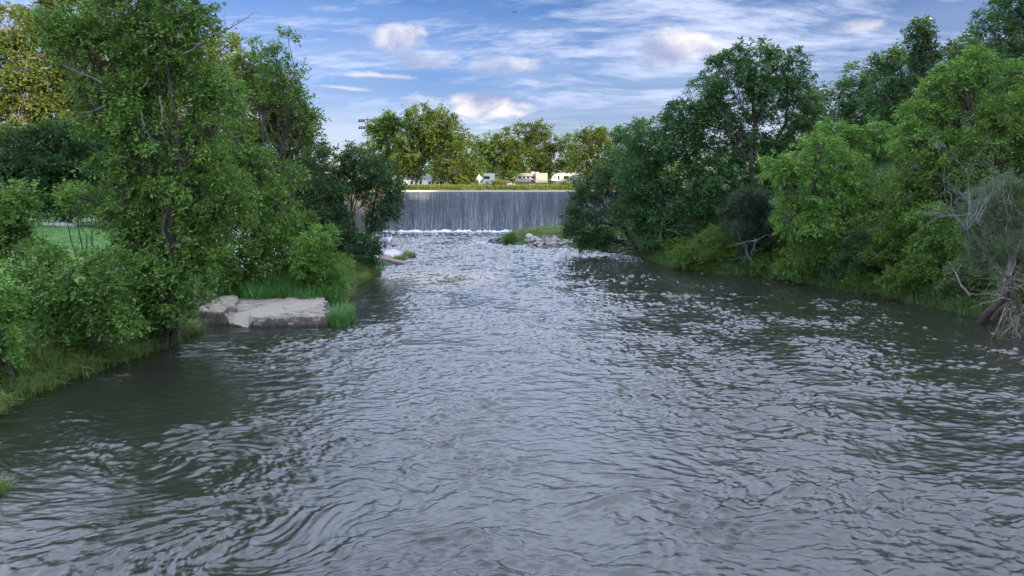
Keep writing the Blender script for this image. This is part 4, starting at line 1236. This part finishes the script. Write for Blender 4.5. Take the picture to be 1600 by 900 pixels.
# ------------------------------------------------------------------ BOULDERS
m_bould, t, bs = new_mat('boulder_stone')
tcn = t.node('ShaderNodeTexCoord'); oi = t.node('ShaderNodeObjectInfo')
n1 = t.noise(tcn.outputs['Object'], 2.2, 6, 0.65)
c = t.mix(n1, (0.24, 0.22, 0.205, 1), (0.46, 0.43, 0.41, 1))
c = t.mix(t.math('MULTIPLY', oi.outputs['Random'], 0.55), c, (0.16, 0.14, 0.13, 1))
t.put(bs.inputs['Base Color'], c); bs.inputs['Roughness'].default_value = 0.9
bp = t.node('ShaderNodeBump'); bp.inputs['Strength'].default_value = 0.6; bp.inputs['Distance'].default_value = 0.06
t.put(bp.inputs['Height'], n1); t.put(bs.inputs['Normal'], bp.outputs[0])
m_bdark = plain_mat('wet_dark_stone', (0.10, 0.10, 0.105), 0.55, 0.35)


def boulder_mesh(seed, mat, flat=0.7):
    rnd = random.Random(seed)
    bm = bmesh.new()
    for _ in range(15):
        v = Vector((rnd.gauss(0, 1), rnd.gauss(0, 1), rnd.gauss(0, 1))).normalized()
        v *= rnd.uniform(0.85, 1.1)
        bm.verts.new((v.x * 0.5, v.y * 0.42, v.z * 0.5 * flat))
    r = bmesh.ops.convex_hull(bm, input=bm.verts)
    bmesh.ops.delete(bm, geom=[g for g in r['geom_interior'] if isinstance(g, bmesh.types.BMVert)], context='VERTS')
    bmesh.ops.bevel(bm, geom=list(bm.edges), offset=0.03, segments=2, affect='EDGES')
    bmesh.ops.subdivide_edges(bm, edges=list(bm.edges), cuts=1)
    for v in bm.verts:
        v.co += v.co.normalized() * 0.02 * float(perlin(v.co.x * 7 + seed, v.co.y * 7 + v.co.z * 5, 5))
    me = bpy.data.meshes.new('boulder')
    bm.to_mesh(me); bm.free()
    me.materials.append(mat)
    return me


bms = [boulder_mesh(s, m_bould) for s in range(8)]
bmd = [boulder_mesh(s + 20, m_bdark) for s in range(4)]
rng = np.random.default_rng(321)
n_b = 0
for i in range(170):
    yy = rng.uniform(78.5, 100.5); dr_ = rng.uniform(-0.35, 2.3) if yy < 93 else rng.uniform(-0.4, 1.8)
    x = float(right_x(yy)) + dr_
    if yy < 92.0 and yy > 79:                     # the shore runs mostly across the view here
        x = float(right_x(yy)) + dr_ * 1.5
    dark = yy > 92.5
    o = bpy.data.objects.new('boulder', (bmd if dark else bms)[int(rng.integers(4 if dark else 8))])
    COL.objects.link(o)
    s_ = rng.uniform(0.45, 1.35) * (0.75 if dark else 1.0)
    z = max(hz(x, yy), -0.05)
    o.location = (x, yy, z + s_ * 0.12)
    o.scale = (s_, s_ * rng.uniform(0.8, 1.1), s_ * rng.uniform(0.75, 1.1))
    o.rotation_euler = (rng.uniform(-0.3, 0.3), rng.uniform(-0.3, 0.3), rng.uniform(0, 6.28))
    if dark:
        tag(o, 'dark wet boulder at the left tip of the rocky spit below the dam', 'boulder', 'dark boulders at the tip of the spit')
    else:
        tag(o, 'pale grey boulder in the riprap along the front of the spit', 'boulder', 'pale riprap boulders along the spit')
big = [(1208 - 260 + 0, 0)]
for px, Y, s_, lb in ((950, 84.5, 1.9, 'large pale boulder showing below the dark boughs, left of a similar one'), (964, 84.0, 2.1, 'largest pale boulder at the right end of the spit'), (975, 82.5, 1.5, 'grey boulder at the right end of the spit, under the bank tree'), (828, 93, 1.5, 'light boulder on the grass edge of the spit, upper left'), (855, 91, 1.6, 'light boulder on the grass edge near the middle of the spit')):
    c = P(px, 300, Y)
    o = bpy.data.objects.new('boulder', bms[int(s_ * 10) % 8]); COL.objects.link(o)
    o.location = (c.x, Y, max(hz(c.x, Y), 0) + s_ * 0.2); o.scale = (s_, s_, s_ * 0.9); o.rotation_euler = (0.2, 0.1, px)
    tag(o, lb, 'boulder')
# rocks by the people
def slab(name, label, outline, z0, z1, mat, tilt=(0, 0), cat='rock'):
    cx_ = sum(p[0] for p in outline) / len(outline); cy_ = sum(p[1] for p in outline) / len(outline)
    bm = bmesh.new()
    lo_ = [bm.verts.new((p[0] - cx_, p[1] - cy_, z0)) for p in outline]
    hi_ = [bm.verts.new(((p[0] - cx_) * 0.96, (p[1] - cy_) * 0.96, z1 + (p[0] - cx_) * tilt[0] + (p[1] - cy_) * tilt[1])) for p in outline]
    bm.faces.new(lo_[::-1]); bm.faces.new(hi_)
    for i in range(len(outline)):
        j = (i + 1) % len(outline); bm.faces.new((lo_[i], lo_[j], hi_[j], hi_[i]))
    bmesh.ops.bevel(bm, geom=list(bm.edges), offset=0.05, segments=2, affect='EDGES')
    bmesh.ops.triangulate(bm, faces=[f for f in bm.faces if len(f.verts) > 4])
    bmesh.ops.subdivide_edges(bm, edges=list(bm.edges), cuts=2)
    for v in bm.verts:
        v.co.z += 0.04 * float(perlin(v.co.x * 1.7, v.co.y * 1.7, 44)); v.co.x += 0.06 * float(perlin(v.co.y * 2.1, v.co.z * 3, 45))
    bmesh.ops.recalc_face_normals(bm, faces=bm.faces)
    me = bpy.data.meshes.new(name); bm.to_mesh(me); bm.free()
    o = link(name, me, mat); o.location = (cx_, cy_, 0)
    return tag(o, label, cat)


m_red = plain_mat('reddish_stone', (0.20, 0.14, 0.12), 0.85, 0.3)
m_slab = plain_mat('pale_slab', (0.46, 0.43, 0.40), 0.9, 0.15)
g = lambda px, py, z=0.3: tuple(G(px, py, z))[:2]
slab('rock_slab', 'flat pale slab the people stand on', [g(560, 404), g(600, 406), g(622, 402), g(628, 394), g(618, 389.5), g(560, 389)], -0.5, 0.34, m_slab, cat='rock slab')
slab('wedge_rock', 'reddish wedge-shaped rock sloping into the water below the people', [g(590, 412, 0), g(630, 413.5, 0), g(640, 411, 0), g(606, 402, 0.3), g(592, 402, 0.3)], -0.4, 0.42, m_red, tilt=(-0.16, 0.02))
slab('flat_rock', 'dark flat rock in the water right of the weeds near the people', [g(630, 400, 0), g(650, 401.5, 0), g(653, 399, 0), g(632, 397, 0)], -0.3, 0.17, m_bdark)
slab('flat_rock', 'small dark rock just behind the standing person', [g(612, 386, 0), g(618, 386.5, 0), g(617.5, 383.8, 0), g(612, 384, 0)], -0.3, 0.30, m_bdark)
slab('flat_rock', 'low dark rock at the front right of the wedge-shaped rock', [g(620, 411, 0), g(633, 411, 0), g(632, 406, 0), g(622, 406, 0)], -0.3, 0.2, m_bdark)

# ------------------------------------------------------------------ PEOPLE
m_skin = plain_mat('skin', (0.42, 0.26, 0.19), 0.6, 0.05)
m_hair = plain_mat('hair_dark', (0.02, 0.015, 0.012), 0.6, 0.3)
m_white = plain_mat('white_cloth', (0.74, 0.74, 0.78), 0.9, 0.04)
m_tan = plain_mat('tan_cloth', (0.36, 0.28, 0.25), 0.9, 0.06)
m_denim = plain_mat('blue_denim', (0.06, 0.12, 0.28), 0.9, 0.1)
m_pale = plain_mat('pale_blue_cloth', (0.42, 0.50, 0.66), 0.9, 0.05)


def skin_obj(name, pts, edges, radii, mat, parent, root_i=0, sub=2):
    me = bpy.data.meshes.new(name)
    me.from_pydata([tuple(p) for p in pts], edges, [])
    o = link(name, me, mat, parent)
    md = o.modifiers.new('skin', 'SKIN'); md.use_smooth_shade = True
    for i, v in enumerate(me.skin_vertices[0].data):
        rr = radii[i]; v.radius = (rr, rr) if not isinstance(rr, tuple) else rr
        v.use_root = (i == root_i)
    sb = o.modifiers.new('sub', 'SUBSURF'); sb.levels = sub; sb.render_levels = sub
    return o


def person(label, loc, rz, pose, top_mat, leg_mat, shorts, long_hair=False, scale=1.0):
    root = empty('person', loc, label, 'person', None, rz)
    root.scale = (scale,) * 3
    if pose == 'stand':
        J = dict(pel=(0, 0, 0.95), chest=(0, 0.0, 1.28), neck=(0, 0.02, 1.46), hd=(0, 0.05, 1.56), crown=(0, 0.06, 1.66),
                 shL=(-0.18, 0, 1.40), elL=(-0.25, 0.05, 1.12), wrL=(-0.20, 0.20, 0.98), haL=(-0.18, 0.26, 0.96),
                 shR=(0.18, 0, 1.40), elR=(0.26, 0.02, 1.12), wrR=(0.24, 0.16, 0.93), haR=(0.23, 0.21, 0.89),
                 hiL=(-0.10, 0, 0.90), knL=(-0.13, 0.02, 0.50), anL=(-0.14, 0, 0.08), toL=(-0.15, 0.16, 0.03),
                 hiR=(0.10, 0, 0.90), knR=(0.12, 0.04, 0.50), anR=(0.13, 0.0, 0.08), toR=(0.15, 0.16, 0.03))
    else:
        J = dict(pel=(0, 0, 0.14), chest=(0, 0.10, 0.48), neck=(0, 0.17, 0.66), hd=(0, 0.22, 0.76), crown=(0, 0.24, 0.85),
                 shL=(-0.18, 0.14, 0.60), elL=(-0.24, 0.32, 0.42), wrL=(-0.14, 0.50, 0.48), haL=(-0.10, 0.56, 0.48),
                 shR=(0.18, 0.14, 0.60), elR=(0.24, 0.32, 0.42), wrR=(0.14, 0.50, 0.48), haR=(0.10, 0.56, 0.48),
                 hiL=(-0.10, 0.05, 0.12), knL=(-0.17, 0.44, 0.46), anL=(-0.15, 0.62, 0.08), toL=(-0.15, 0.78, 0.03),
                 hiR=(0.10, 0.05, 0.12), knR=(0.17, 0.44, 0.46), anR=(0.15, 0.62, 0.08), toR=(0.15, 0.78, 0.03))
    rad = dict(pel=0.13, chest=(0.15, 0.10), neck=0.055, hd=0.095, crown=0.085, sh=0.06, el=0.043, wr=0.03, ha=0.036, hi=0.09, kn=0.062, an=0.043, to=0.035)
    names = list(J)
    pts = [J[n] for n in names]; idx = {n: i for i, n in enumerate(names)}
    ed = [('pel', 'chest'), ('chest', 'neck'), ('neck', 'hd'), ('hd', 'crown')]
    for s in 'LR':
        ed += [('chest', 'sh' + s), ('sh' + s, 'el' + s), ('el' + s, 'wr' + s), ('wr' + s, 'ha' + s), ('pel', 'hi' + s), ('hi' + s, 'kn' + s), ('kn' + s, 'an' + s), ('an' + s, 'to' + s)]
    edges = [(idx[a], idx[b]) for a, b in ed]
    radii = [rad.get(n, rad.get(n[:2])) for n in names]
    # five fingers on each hand
    for s, sg_ in (('L', -1), ('R', 1)):
        h = Vector(J['ha' + s]); wri = Vector(J['wr' + s]); dr_ = (h - wri).normalized()
        for q in range(5):
            a = h + Vector((sg_ * (q - 2) * 0.017, 0, 0)) + dr_ * (0.01 if q else -0.02)
            ln = (0.05, 0.075, 0.085, 0.078, 0.06)[q]
            b = a + (dr_ + Vector((sg_ * (-0.7 if q == 0 else 0.05 * (q - 2)), 0, 0))).normalized() * ln * 0.55 + Vector((0, 0, -0.006))
            c = b + (dr_ + Vector((0, 0, -0.7))).normalized() * ln * 0.45
            n0 = len(pts); pts += [tuple(b), tuple(c)]; radii += [0.010, 0.008]
            edges += [(idx['ha' + s], n0), (n0, n0 + 1)]
    skin_obj('body', pts, edges, radii, m_skin, root)
    # top
    tp = [J['pel'], J['chest'], tuple(Vector(J['neck']) + Vector((0, 0, -0.05)))]
    te = [(0, 1), (1, 2)]; tr_ = [0.155, (0.175, 0.13), 0.075]
    for s in 'LR':
        n0 = len(tp); m_ = tuple(Vector(J['sh' + s]).lerp(Vector(J['el' + s]), 0.62))
        tp += [J['sh' + s], m_]; tr_ += [0.085, 0.072]; te += [(1, n0), (n0, n0 + 1)]
    skin_obj('shirt', tp, te, tr_, top_mat, root)
    lp = [tuple(Vector(J['pel']) + Vector((0, 0, 0.03)))]; le = []; lr = [0.15]
    for s in 'LR':
        n0 = len(lp); end = tuple(Vector(J['hi' + s]).lerp(Vector(J['kn' + s]), 0.85)) if shorts else J['an' + s]
        lp += [J['hi' + s]] + ([] if shorts else [J['kn' + s]]) + [end]
        lr += [0.115] + ([] if shorts else [0.082]) + [0.10 if shorts else 0.062]
        le += [(0, n0), (n0, n0 + 1)] + ([] if shorts else [(n0 + 1, n0 + 2)])
    skin_obj('shorts' if shorts else 'trousers', lp, le, lr, leg_mat, root)
    hd = Vector(J['hd']); cr_ = Vector(J['crown'])
    hp = [tuple(hd + Vector((0, -0.04, 0.0))), tuple(cr_ + Vector((0, -0.02, 0.015)))]; hr = [0.10, 0.098]
    he = [(0, 1)]
    if long_hair:
        hp.append(tuple(hd + Vector((0, -0.08, -0.18)))); hr.append(0.06); he.append((0, 2))
    skin_obj('hair', hp, he, hr, m_hair, root)
    # face
    mb = MB()
    for sx in (-0.034, 0.034):
        bmesh.ops.create_uvsphere(mb.bm, u_segments=10, v_segments=6, radius=0.012, matrix=__import__('mathutils').Matrix.Translation(hd + Vector((sx, 0.088, 0.02))))
    mb.build('eyes', m_hair, root)
    mb = MB(); mb.cyl(hd + Vector((0, 0.10, -0.01)), (0, 0.5, 1), 0.016, 0.045, 8, 0.007); mb.build('nose', m_skin, root)
    return root


p1 = G(609, 391, 0.34); person('standing person in a white shirt and tan shorts, back turned, on the pale slab', (p1.x, p1.y, 0.35), 0.15, 'stand', m_white, m_tan, True)
p2 = G(602, 389.8, 0.34); person('standing dark-haired person in blue trousers beside the one in shorts', (p2.x, p2.y, 0.35), 0.5, 'stand', m_pale, m_denim, False, True, 0.97)
p3 = G(596, 391.6, 0.34); person('person in a pale top sitting low, leftmost of the three people', (p3.x, p3.y, 0.35), 0.3, 'sit', m_pale, m_white, False, True, 1.15)

# ------------------------------------------------------------------ VEHICLES on the dam top
m_vw = plain_mat('vehicle_white', (0.62, 0.62, 0.63), 0.35, 0.03)
m_vt = plain_mat('vehicle_tan', (0.34, 0.30, 0.26), 0.4, 0.04)
m_vl = plain_mat('vehicle_pale_tan', (0.42, 0.385, 0.34), 0.4, 0.04)
m_vb = plain_mat('vehicle_brown', (0.13, 0.095, 0.08), 0.5, 0.08)
m_glass = plain_mat('dark_glass', (0.02, 0.025, 0.03), 0.12, 0.1)
m_tyre = plain_mat('tyre_rubber', (0.025, 0.025, 0.027), 0.85, 0.1)
m_rim = plain_mat('wheel_rim', (0.55, 0.55, 0.56), 0.35, 0.05, 0.6)
m_grey = plain_mat('grey_metal', (0.30, 0.30, 0.31), 0.5, 0.06, 0.4)
m_navy = plain_mat('navy_decal', (0.03, 0.05, 0.12), 0.4, 0.05)


def wheel(parent, x, y, r):
    mb = MB(); mb.cyl((x, y, r), (0, 1, 0), r, 0.25, 24)
    w_ = mb.build('wheel', m_tyre, parent)
    mb = MB(); mb.cyl((x, y - 0.13, r), (0, 1, 0), r * 0.55, 0.03, 18)
    mb.build('rim', m_rim, w_)


def part(name, mat, parent, *a, bev=0.03):
    mb = MB(); mb.box(*a, bev); return mb.build(name, mat, parent)


VY = 186
def vbase(px): c = P(px, 300, VY); return (c.x, VY, hz(c.x, VY))


k_ = mpp(VY)
# tan travel trailer, px 807..855
x0, x1 = P(807, 300, VY).x, P(855, 300, VY).x
Lw = x1 - x0
tv = empty('travel_trailer', ((x0 + x1) / 2, VY, hz(x0, VY)), 'tan travel trailer with a dark window band and brown skirt', 'trailer')
h = Lw / 2
mb = MB(); mb.prism([(-h, 0.55), (h, 0.55), (h, 3.25), (-h + 1.0, 3.25), (-h + 0.15, 2.7), (-h, 2.0)], -1.2, 1.2); mb.build('body', m_vt, tv)
part('slide_out', m_vl, tv, h - 3.1, h - 0.02, -1.75, -1.19, 0.75, 3.15)
part('window', m_glass, tv, -h + 0.35, h - 3.2, -1.235, -1.21, 1.85, 2.45, bev=0)
for xx in (-h + 1.3, -h + 2.3, -h + 3.4):
    part('window_frame', m_vl, tv, xx, xx + 0.35, -1.26, -1.24, 1.5, 2.3, bev=0)
part('skirt', m_vb, tv, -h + 0.05, h - 3.15, -1.23, -1.205, 0.5, 1.05, bev=0)
part('cargo_door', m_glass, tv, -0.1, 0.45, -1.262, -1.236, 0.9, 1.45, bev=0)
part('cargo_panel', m_grey, tv, h - 2.8, h - 0.2, -1.775, -1.752, 0.85, 1.45, bev=0)
part('air_conditioner', m_vw, tv, -0.2, 0.9, -0.5, 0.4, 3.25, 3.6, bev=0.1)
part('air_conditioner', m_vw, tv, h - 3.0, h - 2.2, -0.5, 0.4, 3.25, 3.55, bev=0.1)
for xx in (h - 4.4, h - 3.5):
    wheel(tv, xx, -1.1, 0.36)
part('hitch', m_grey, tv, -h - 1.1, -h + 0.1, -0.1, 0.1, 0.5, 0.62)
# white truck camper, px 752..773
x0, x1 = P(753, 300, VY).x, P(773, 300, VY).x
tc_ = empty('truck_camper', ((x0 + x1) / 2, VY, hz(x0, VY)), 'small white camper with one dark window above the dam, left of the tan trailer', 'camper')
h = (x1 - x0) / 2
mb = MB(); mb.prism([(-h, 0.7), (h, 0.7), (h, 3.3), (-h + 0.3, 3.35), (-h, 3.1)], -1.1, 1.1); mb.build('body', m_vw, tc_)
part('window', m_glass, tc_, -h + 0.45, h - 1.25, -1.13, -1.105, 1.9, 2.6, bev=0)
part('vent', m_navy, tc_, h - 1.0, h - 0.15, -1.13, -1.105, 0.95, 1.5, bev=0)
mb = MB(); mb.cyl((-0.2, -1.12, 0.9), (0, 1, 0), 0.55, 0.06, 24); mb.build('wheel_arch', m_grey, tc_)
wheel(tc_, -0.2, -1.06, 0.42); wheel(tc_, -h - 1.6, -1.06, 0.42)
mb = MB(); mb.prism([(-h - 2.6, 0.6), (-h, 0.6), (-h, 1.9), (-h - 0.7, 1.9), (-h - 1.3, 1.25), (-h - 2.6, 1.15)], -0.95, 0.95); cab = mb.build('cab', m_vw, tc_)
part('side_window', m_glass, tc_, -h - 0.75, -h - 0.1, -0.975, -0.952, 1.3, 1.75, bev=0)
part('roof_vent', m_grey, tc_, 0.2, 0.8, -0.3, 0.3, 3.35, 3.55)
# white fifth wheel, px 860..935
x0, x1 = P(861, 300, VY).x, P(938, 300, VY).x
fw = empty('fifth_wheel_trailer', ((x0 + x1) / 2, VY, hz(x0, VY)), 'long white trailer with dark swoosh markings, partly hidden by the overhanging boughs', 'trailer')
h = (x1 - x0) / 2
mb = MB(); mb.prism([(-h, 1.5), (-h + 2.4, 1.3), (-h + 2.7, 0.6), (h, 0.6), (h, 3.5), (-h + 3.2, 3.5), (-h + 1.6, 3.4), (-h + 0.6, 2.9), (-h + 0.1, 2.1)], -1.2, 1.2); mb.build('body', m_vw, fw)
part('window', m_glass, fw, -h + 3.2, -h + 4.5, -1.235, -1.21, 1.9, 2.7, bev=0)
part('window', m_glass, fw, -h + 1.7, -h + 2.1, -1.235, -1.21, 1.8, 2.8, bev=0)
part('window', m_glass, fw, h - 3.4, h - 1.8, -1.235, -1.21, 1.9, 2.6, bev=0)
part('door', m_vl, fw, -h + 5.4, -h + 6.1, -1.235, -1.21, 0.75, 2.7, bev=0)
mb = MB(); mb.prism([(-h + 0.35, 2.0), (-h + 1.3, 2.9), (-h + 1.15, 2.5), (-h + 0.5, 1.85)], -1.232, -1.206)
mb.prism([(-h + 2.6, 0.9), (-h + 3.8, 1.6), (-h + 5.0, 1.75), (-h + 3.9, 1.35)], -1.232, -1.206)
mb.prism([(-h + 6.5, 0.9), (-h + 8.3, 1.7), (-h + 10.0, 1.8), (-h + 8.2, 1.35)], -1.232, -1.206)
mb.build('stripe', m_navy, fw)
part('air_conditioner', m_vw, fw, -1, 0.1, -0.5, 0.4, 3.5, 3.82, bev=0.1)
for xx in (h - 5.0, h - 4.05):
    wheel(fw, xx, -1.1, 0.38)
part('landing_leg', m_grey, fw, -h + 2.9, -h + 3.05, -0.9, -0.75, 0, 1.0, bev=0)
# parked car seen low behind the grass
m_car = plain_mat('car_silver', (0.40, 0.42, 0.45), 0.3, 0.04, 0.3)
cx = P(793, 300, 198)
pc_ = empty('parked_car', (cx.x, 198, hz(cx.x, 198)), 'grey car half hidden by yellow weeds between the camper and tan trailer', 'car')
mb = MB(); mb.prism([(-2.2, 0.35), (2.2, 0.35), (2.25, 0.85), (1.3, 0.98), (0.7, 1.45), (-1.1, 1.48), (-1.8, 1.0), (-2.2, 0.9)], -0.85, 0.85); mb.build('body', m_car, pc_)
mb = MB(); mb.prism([(1.05, 0.98), (0.6, 1.38), (-1.0, 1.4), (-1.5, 1.0)], -0.87, -0.852); mb.build('side_window', m_glass, pc_)
wheel(pc_, -1.35, -0.78, 0.33); wheel(pc_, 1.35, -0.78, 0.33)
# white low building behind the trunks
bx_ = P(668, 300, 226)
hb = empty('white_building', (bx_.x, 226, hz(bx_.x, 226)), 'low white building seen between the trunks of the big park trees', 'building')
part('wall', m_vw, hb, -7, 7, -3, 3, -0.3, 2.6, bev=0)
mb = MB(); mb.prism([(-7.4, 2.6), (7.4, 2.6), (6.2, 3.7), (-6.2, 3.7)], -3.4, 3.4); mb.build('roof', m_grey, hb)
for xx in (-5, -2.2, 0.6, 1.6, 4.2):
    wf = part('window', m_vl, hb, xx, xx + 0.85, -3.04, -3.004, 0.9, 2.1, bev=0)
    part('pane', m_glass, wf, xx + 0.08, xx + 0.77, -3.06, -3.042, 0.98, 2.02, bev=0)
# diamond sign
sx_ = P(749, 300, 150.5)
sg_ = empty('diamond_sign', (sx_.x, 150.5, hz(sx_.x, 150.5)), 'pale diamond-shaped sign on a post just left of the white camper', 'sign')
zt = P(749, 278.5, 150.5).z - hz(sx_.x, 150.5)
mb = MB(); mb.prism([(-0.62, zt), (0, zt + 0.88), (0.62, zt), (0, zt - 0.88)], -0.03, 0.0); mb.build('panel', plain_mat('sign_back', (0.48, 0.47, 0.45), 0.6, 0.05), sg_)
mb = MB(); mb.cyl((0, 0.045, zt / 2 - 0.2), (0, 0, 1), 0.04, zt + 0.4, 10); mb.build('post', m_grey, sg_)
# floodlight mast
mx = P(577.5, 300, 215)
ml = empty('floodlight_mast', (mx.x, 215, hz(mx.x, 215)), 'tall mast with two rows of floodlights above the park trees', 'light mast')
zt = P(577, 184, 215).z - hz(mx.x, 215)
mb = MB(); mb.cyl((0, 0, zt / 2), (0, 0, 1), 0.42, zt, 14, 0.26); mb.build('pole', plain_mat('mast_wood', (0.13, 0.10, 0.09), 0.8, 0.15), ml)
for zz in (zt - 0.55, zt - 2.6):
    mb = MB(); mb.box(-2.6, 2.6, -0.36, -0.20, zz - 0.10, zz + 0.10); arm = mb.build('crossarm', m_tyre, ml)
    for xx in (-2.4, -1.7, -1.0, 1.0, 1.7, 2.4):
        mb = MB(); mb.cyl((xx, -0.5, zz - 0.38), (0.1, -0.8, -0.6), 0.2, 0.4, 14, 0.36); mb.build('floodlight', m_tyre, arm)
# bird
bc = P(803.5, 19, 62)
bi = empty('bird', bc, 'small dark bird flying high over the river', 'bird', None, 0.5)
m_bird = plain_mat('bird_dark', (0.02, 0.02, 0.022), 0.7, 0.2)
skin_obj('body', [(0, -0.14, 0), (0, -0.05, 0), (0, 0.05, 0.01), (0, 0.12, 0.02), (0, 0.16, 0.015)], [(0, 1), (1, 2), (2, 3), (3, 4)], [(0.035, 0.008), 0.032, 0.034, 0.022, 0.006], m_bird, bi)
for sx in (-1, 1):
    bm = bmesh.new()
    ps = [(0.01, 0.06, 0.01), (0.13, 0.09, 0.05), (0.27, 0.0, 0.0), (0.15, -0.01, 0.035), (0.01, -0.05, 0.0)]
    a = [bm.verts.new((sx * p[0], p[1], p[2] + 0.006)) for p in ps]; b = [bm.verts.new((sx * p[0], p[1], p[2] - 0.006)) for p in ps]
    bm.faces.new(a); bm.faces.new(b[::-1])
    for i in range(5):
        bm.faces.new((a[i], b[i], b[(i + 1) % 5], a[(i + 1) % 5]))
    bmesh.ops.recalc_face_normals(bm, faces=bm.faces)
    me = bpy.data.meshes.new('wing'); bm.to_mesh(me); bm.free(); link('wing', me, m_bird, bi)

print('leaf quads', TOTAL[0])
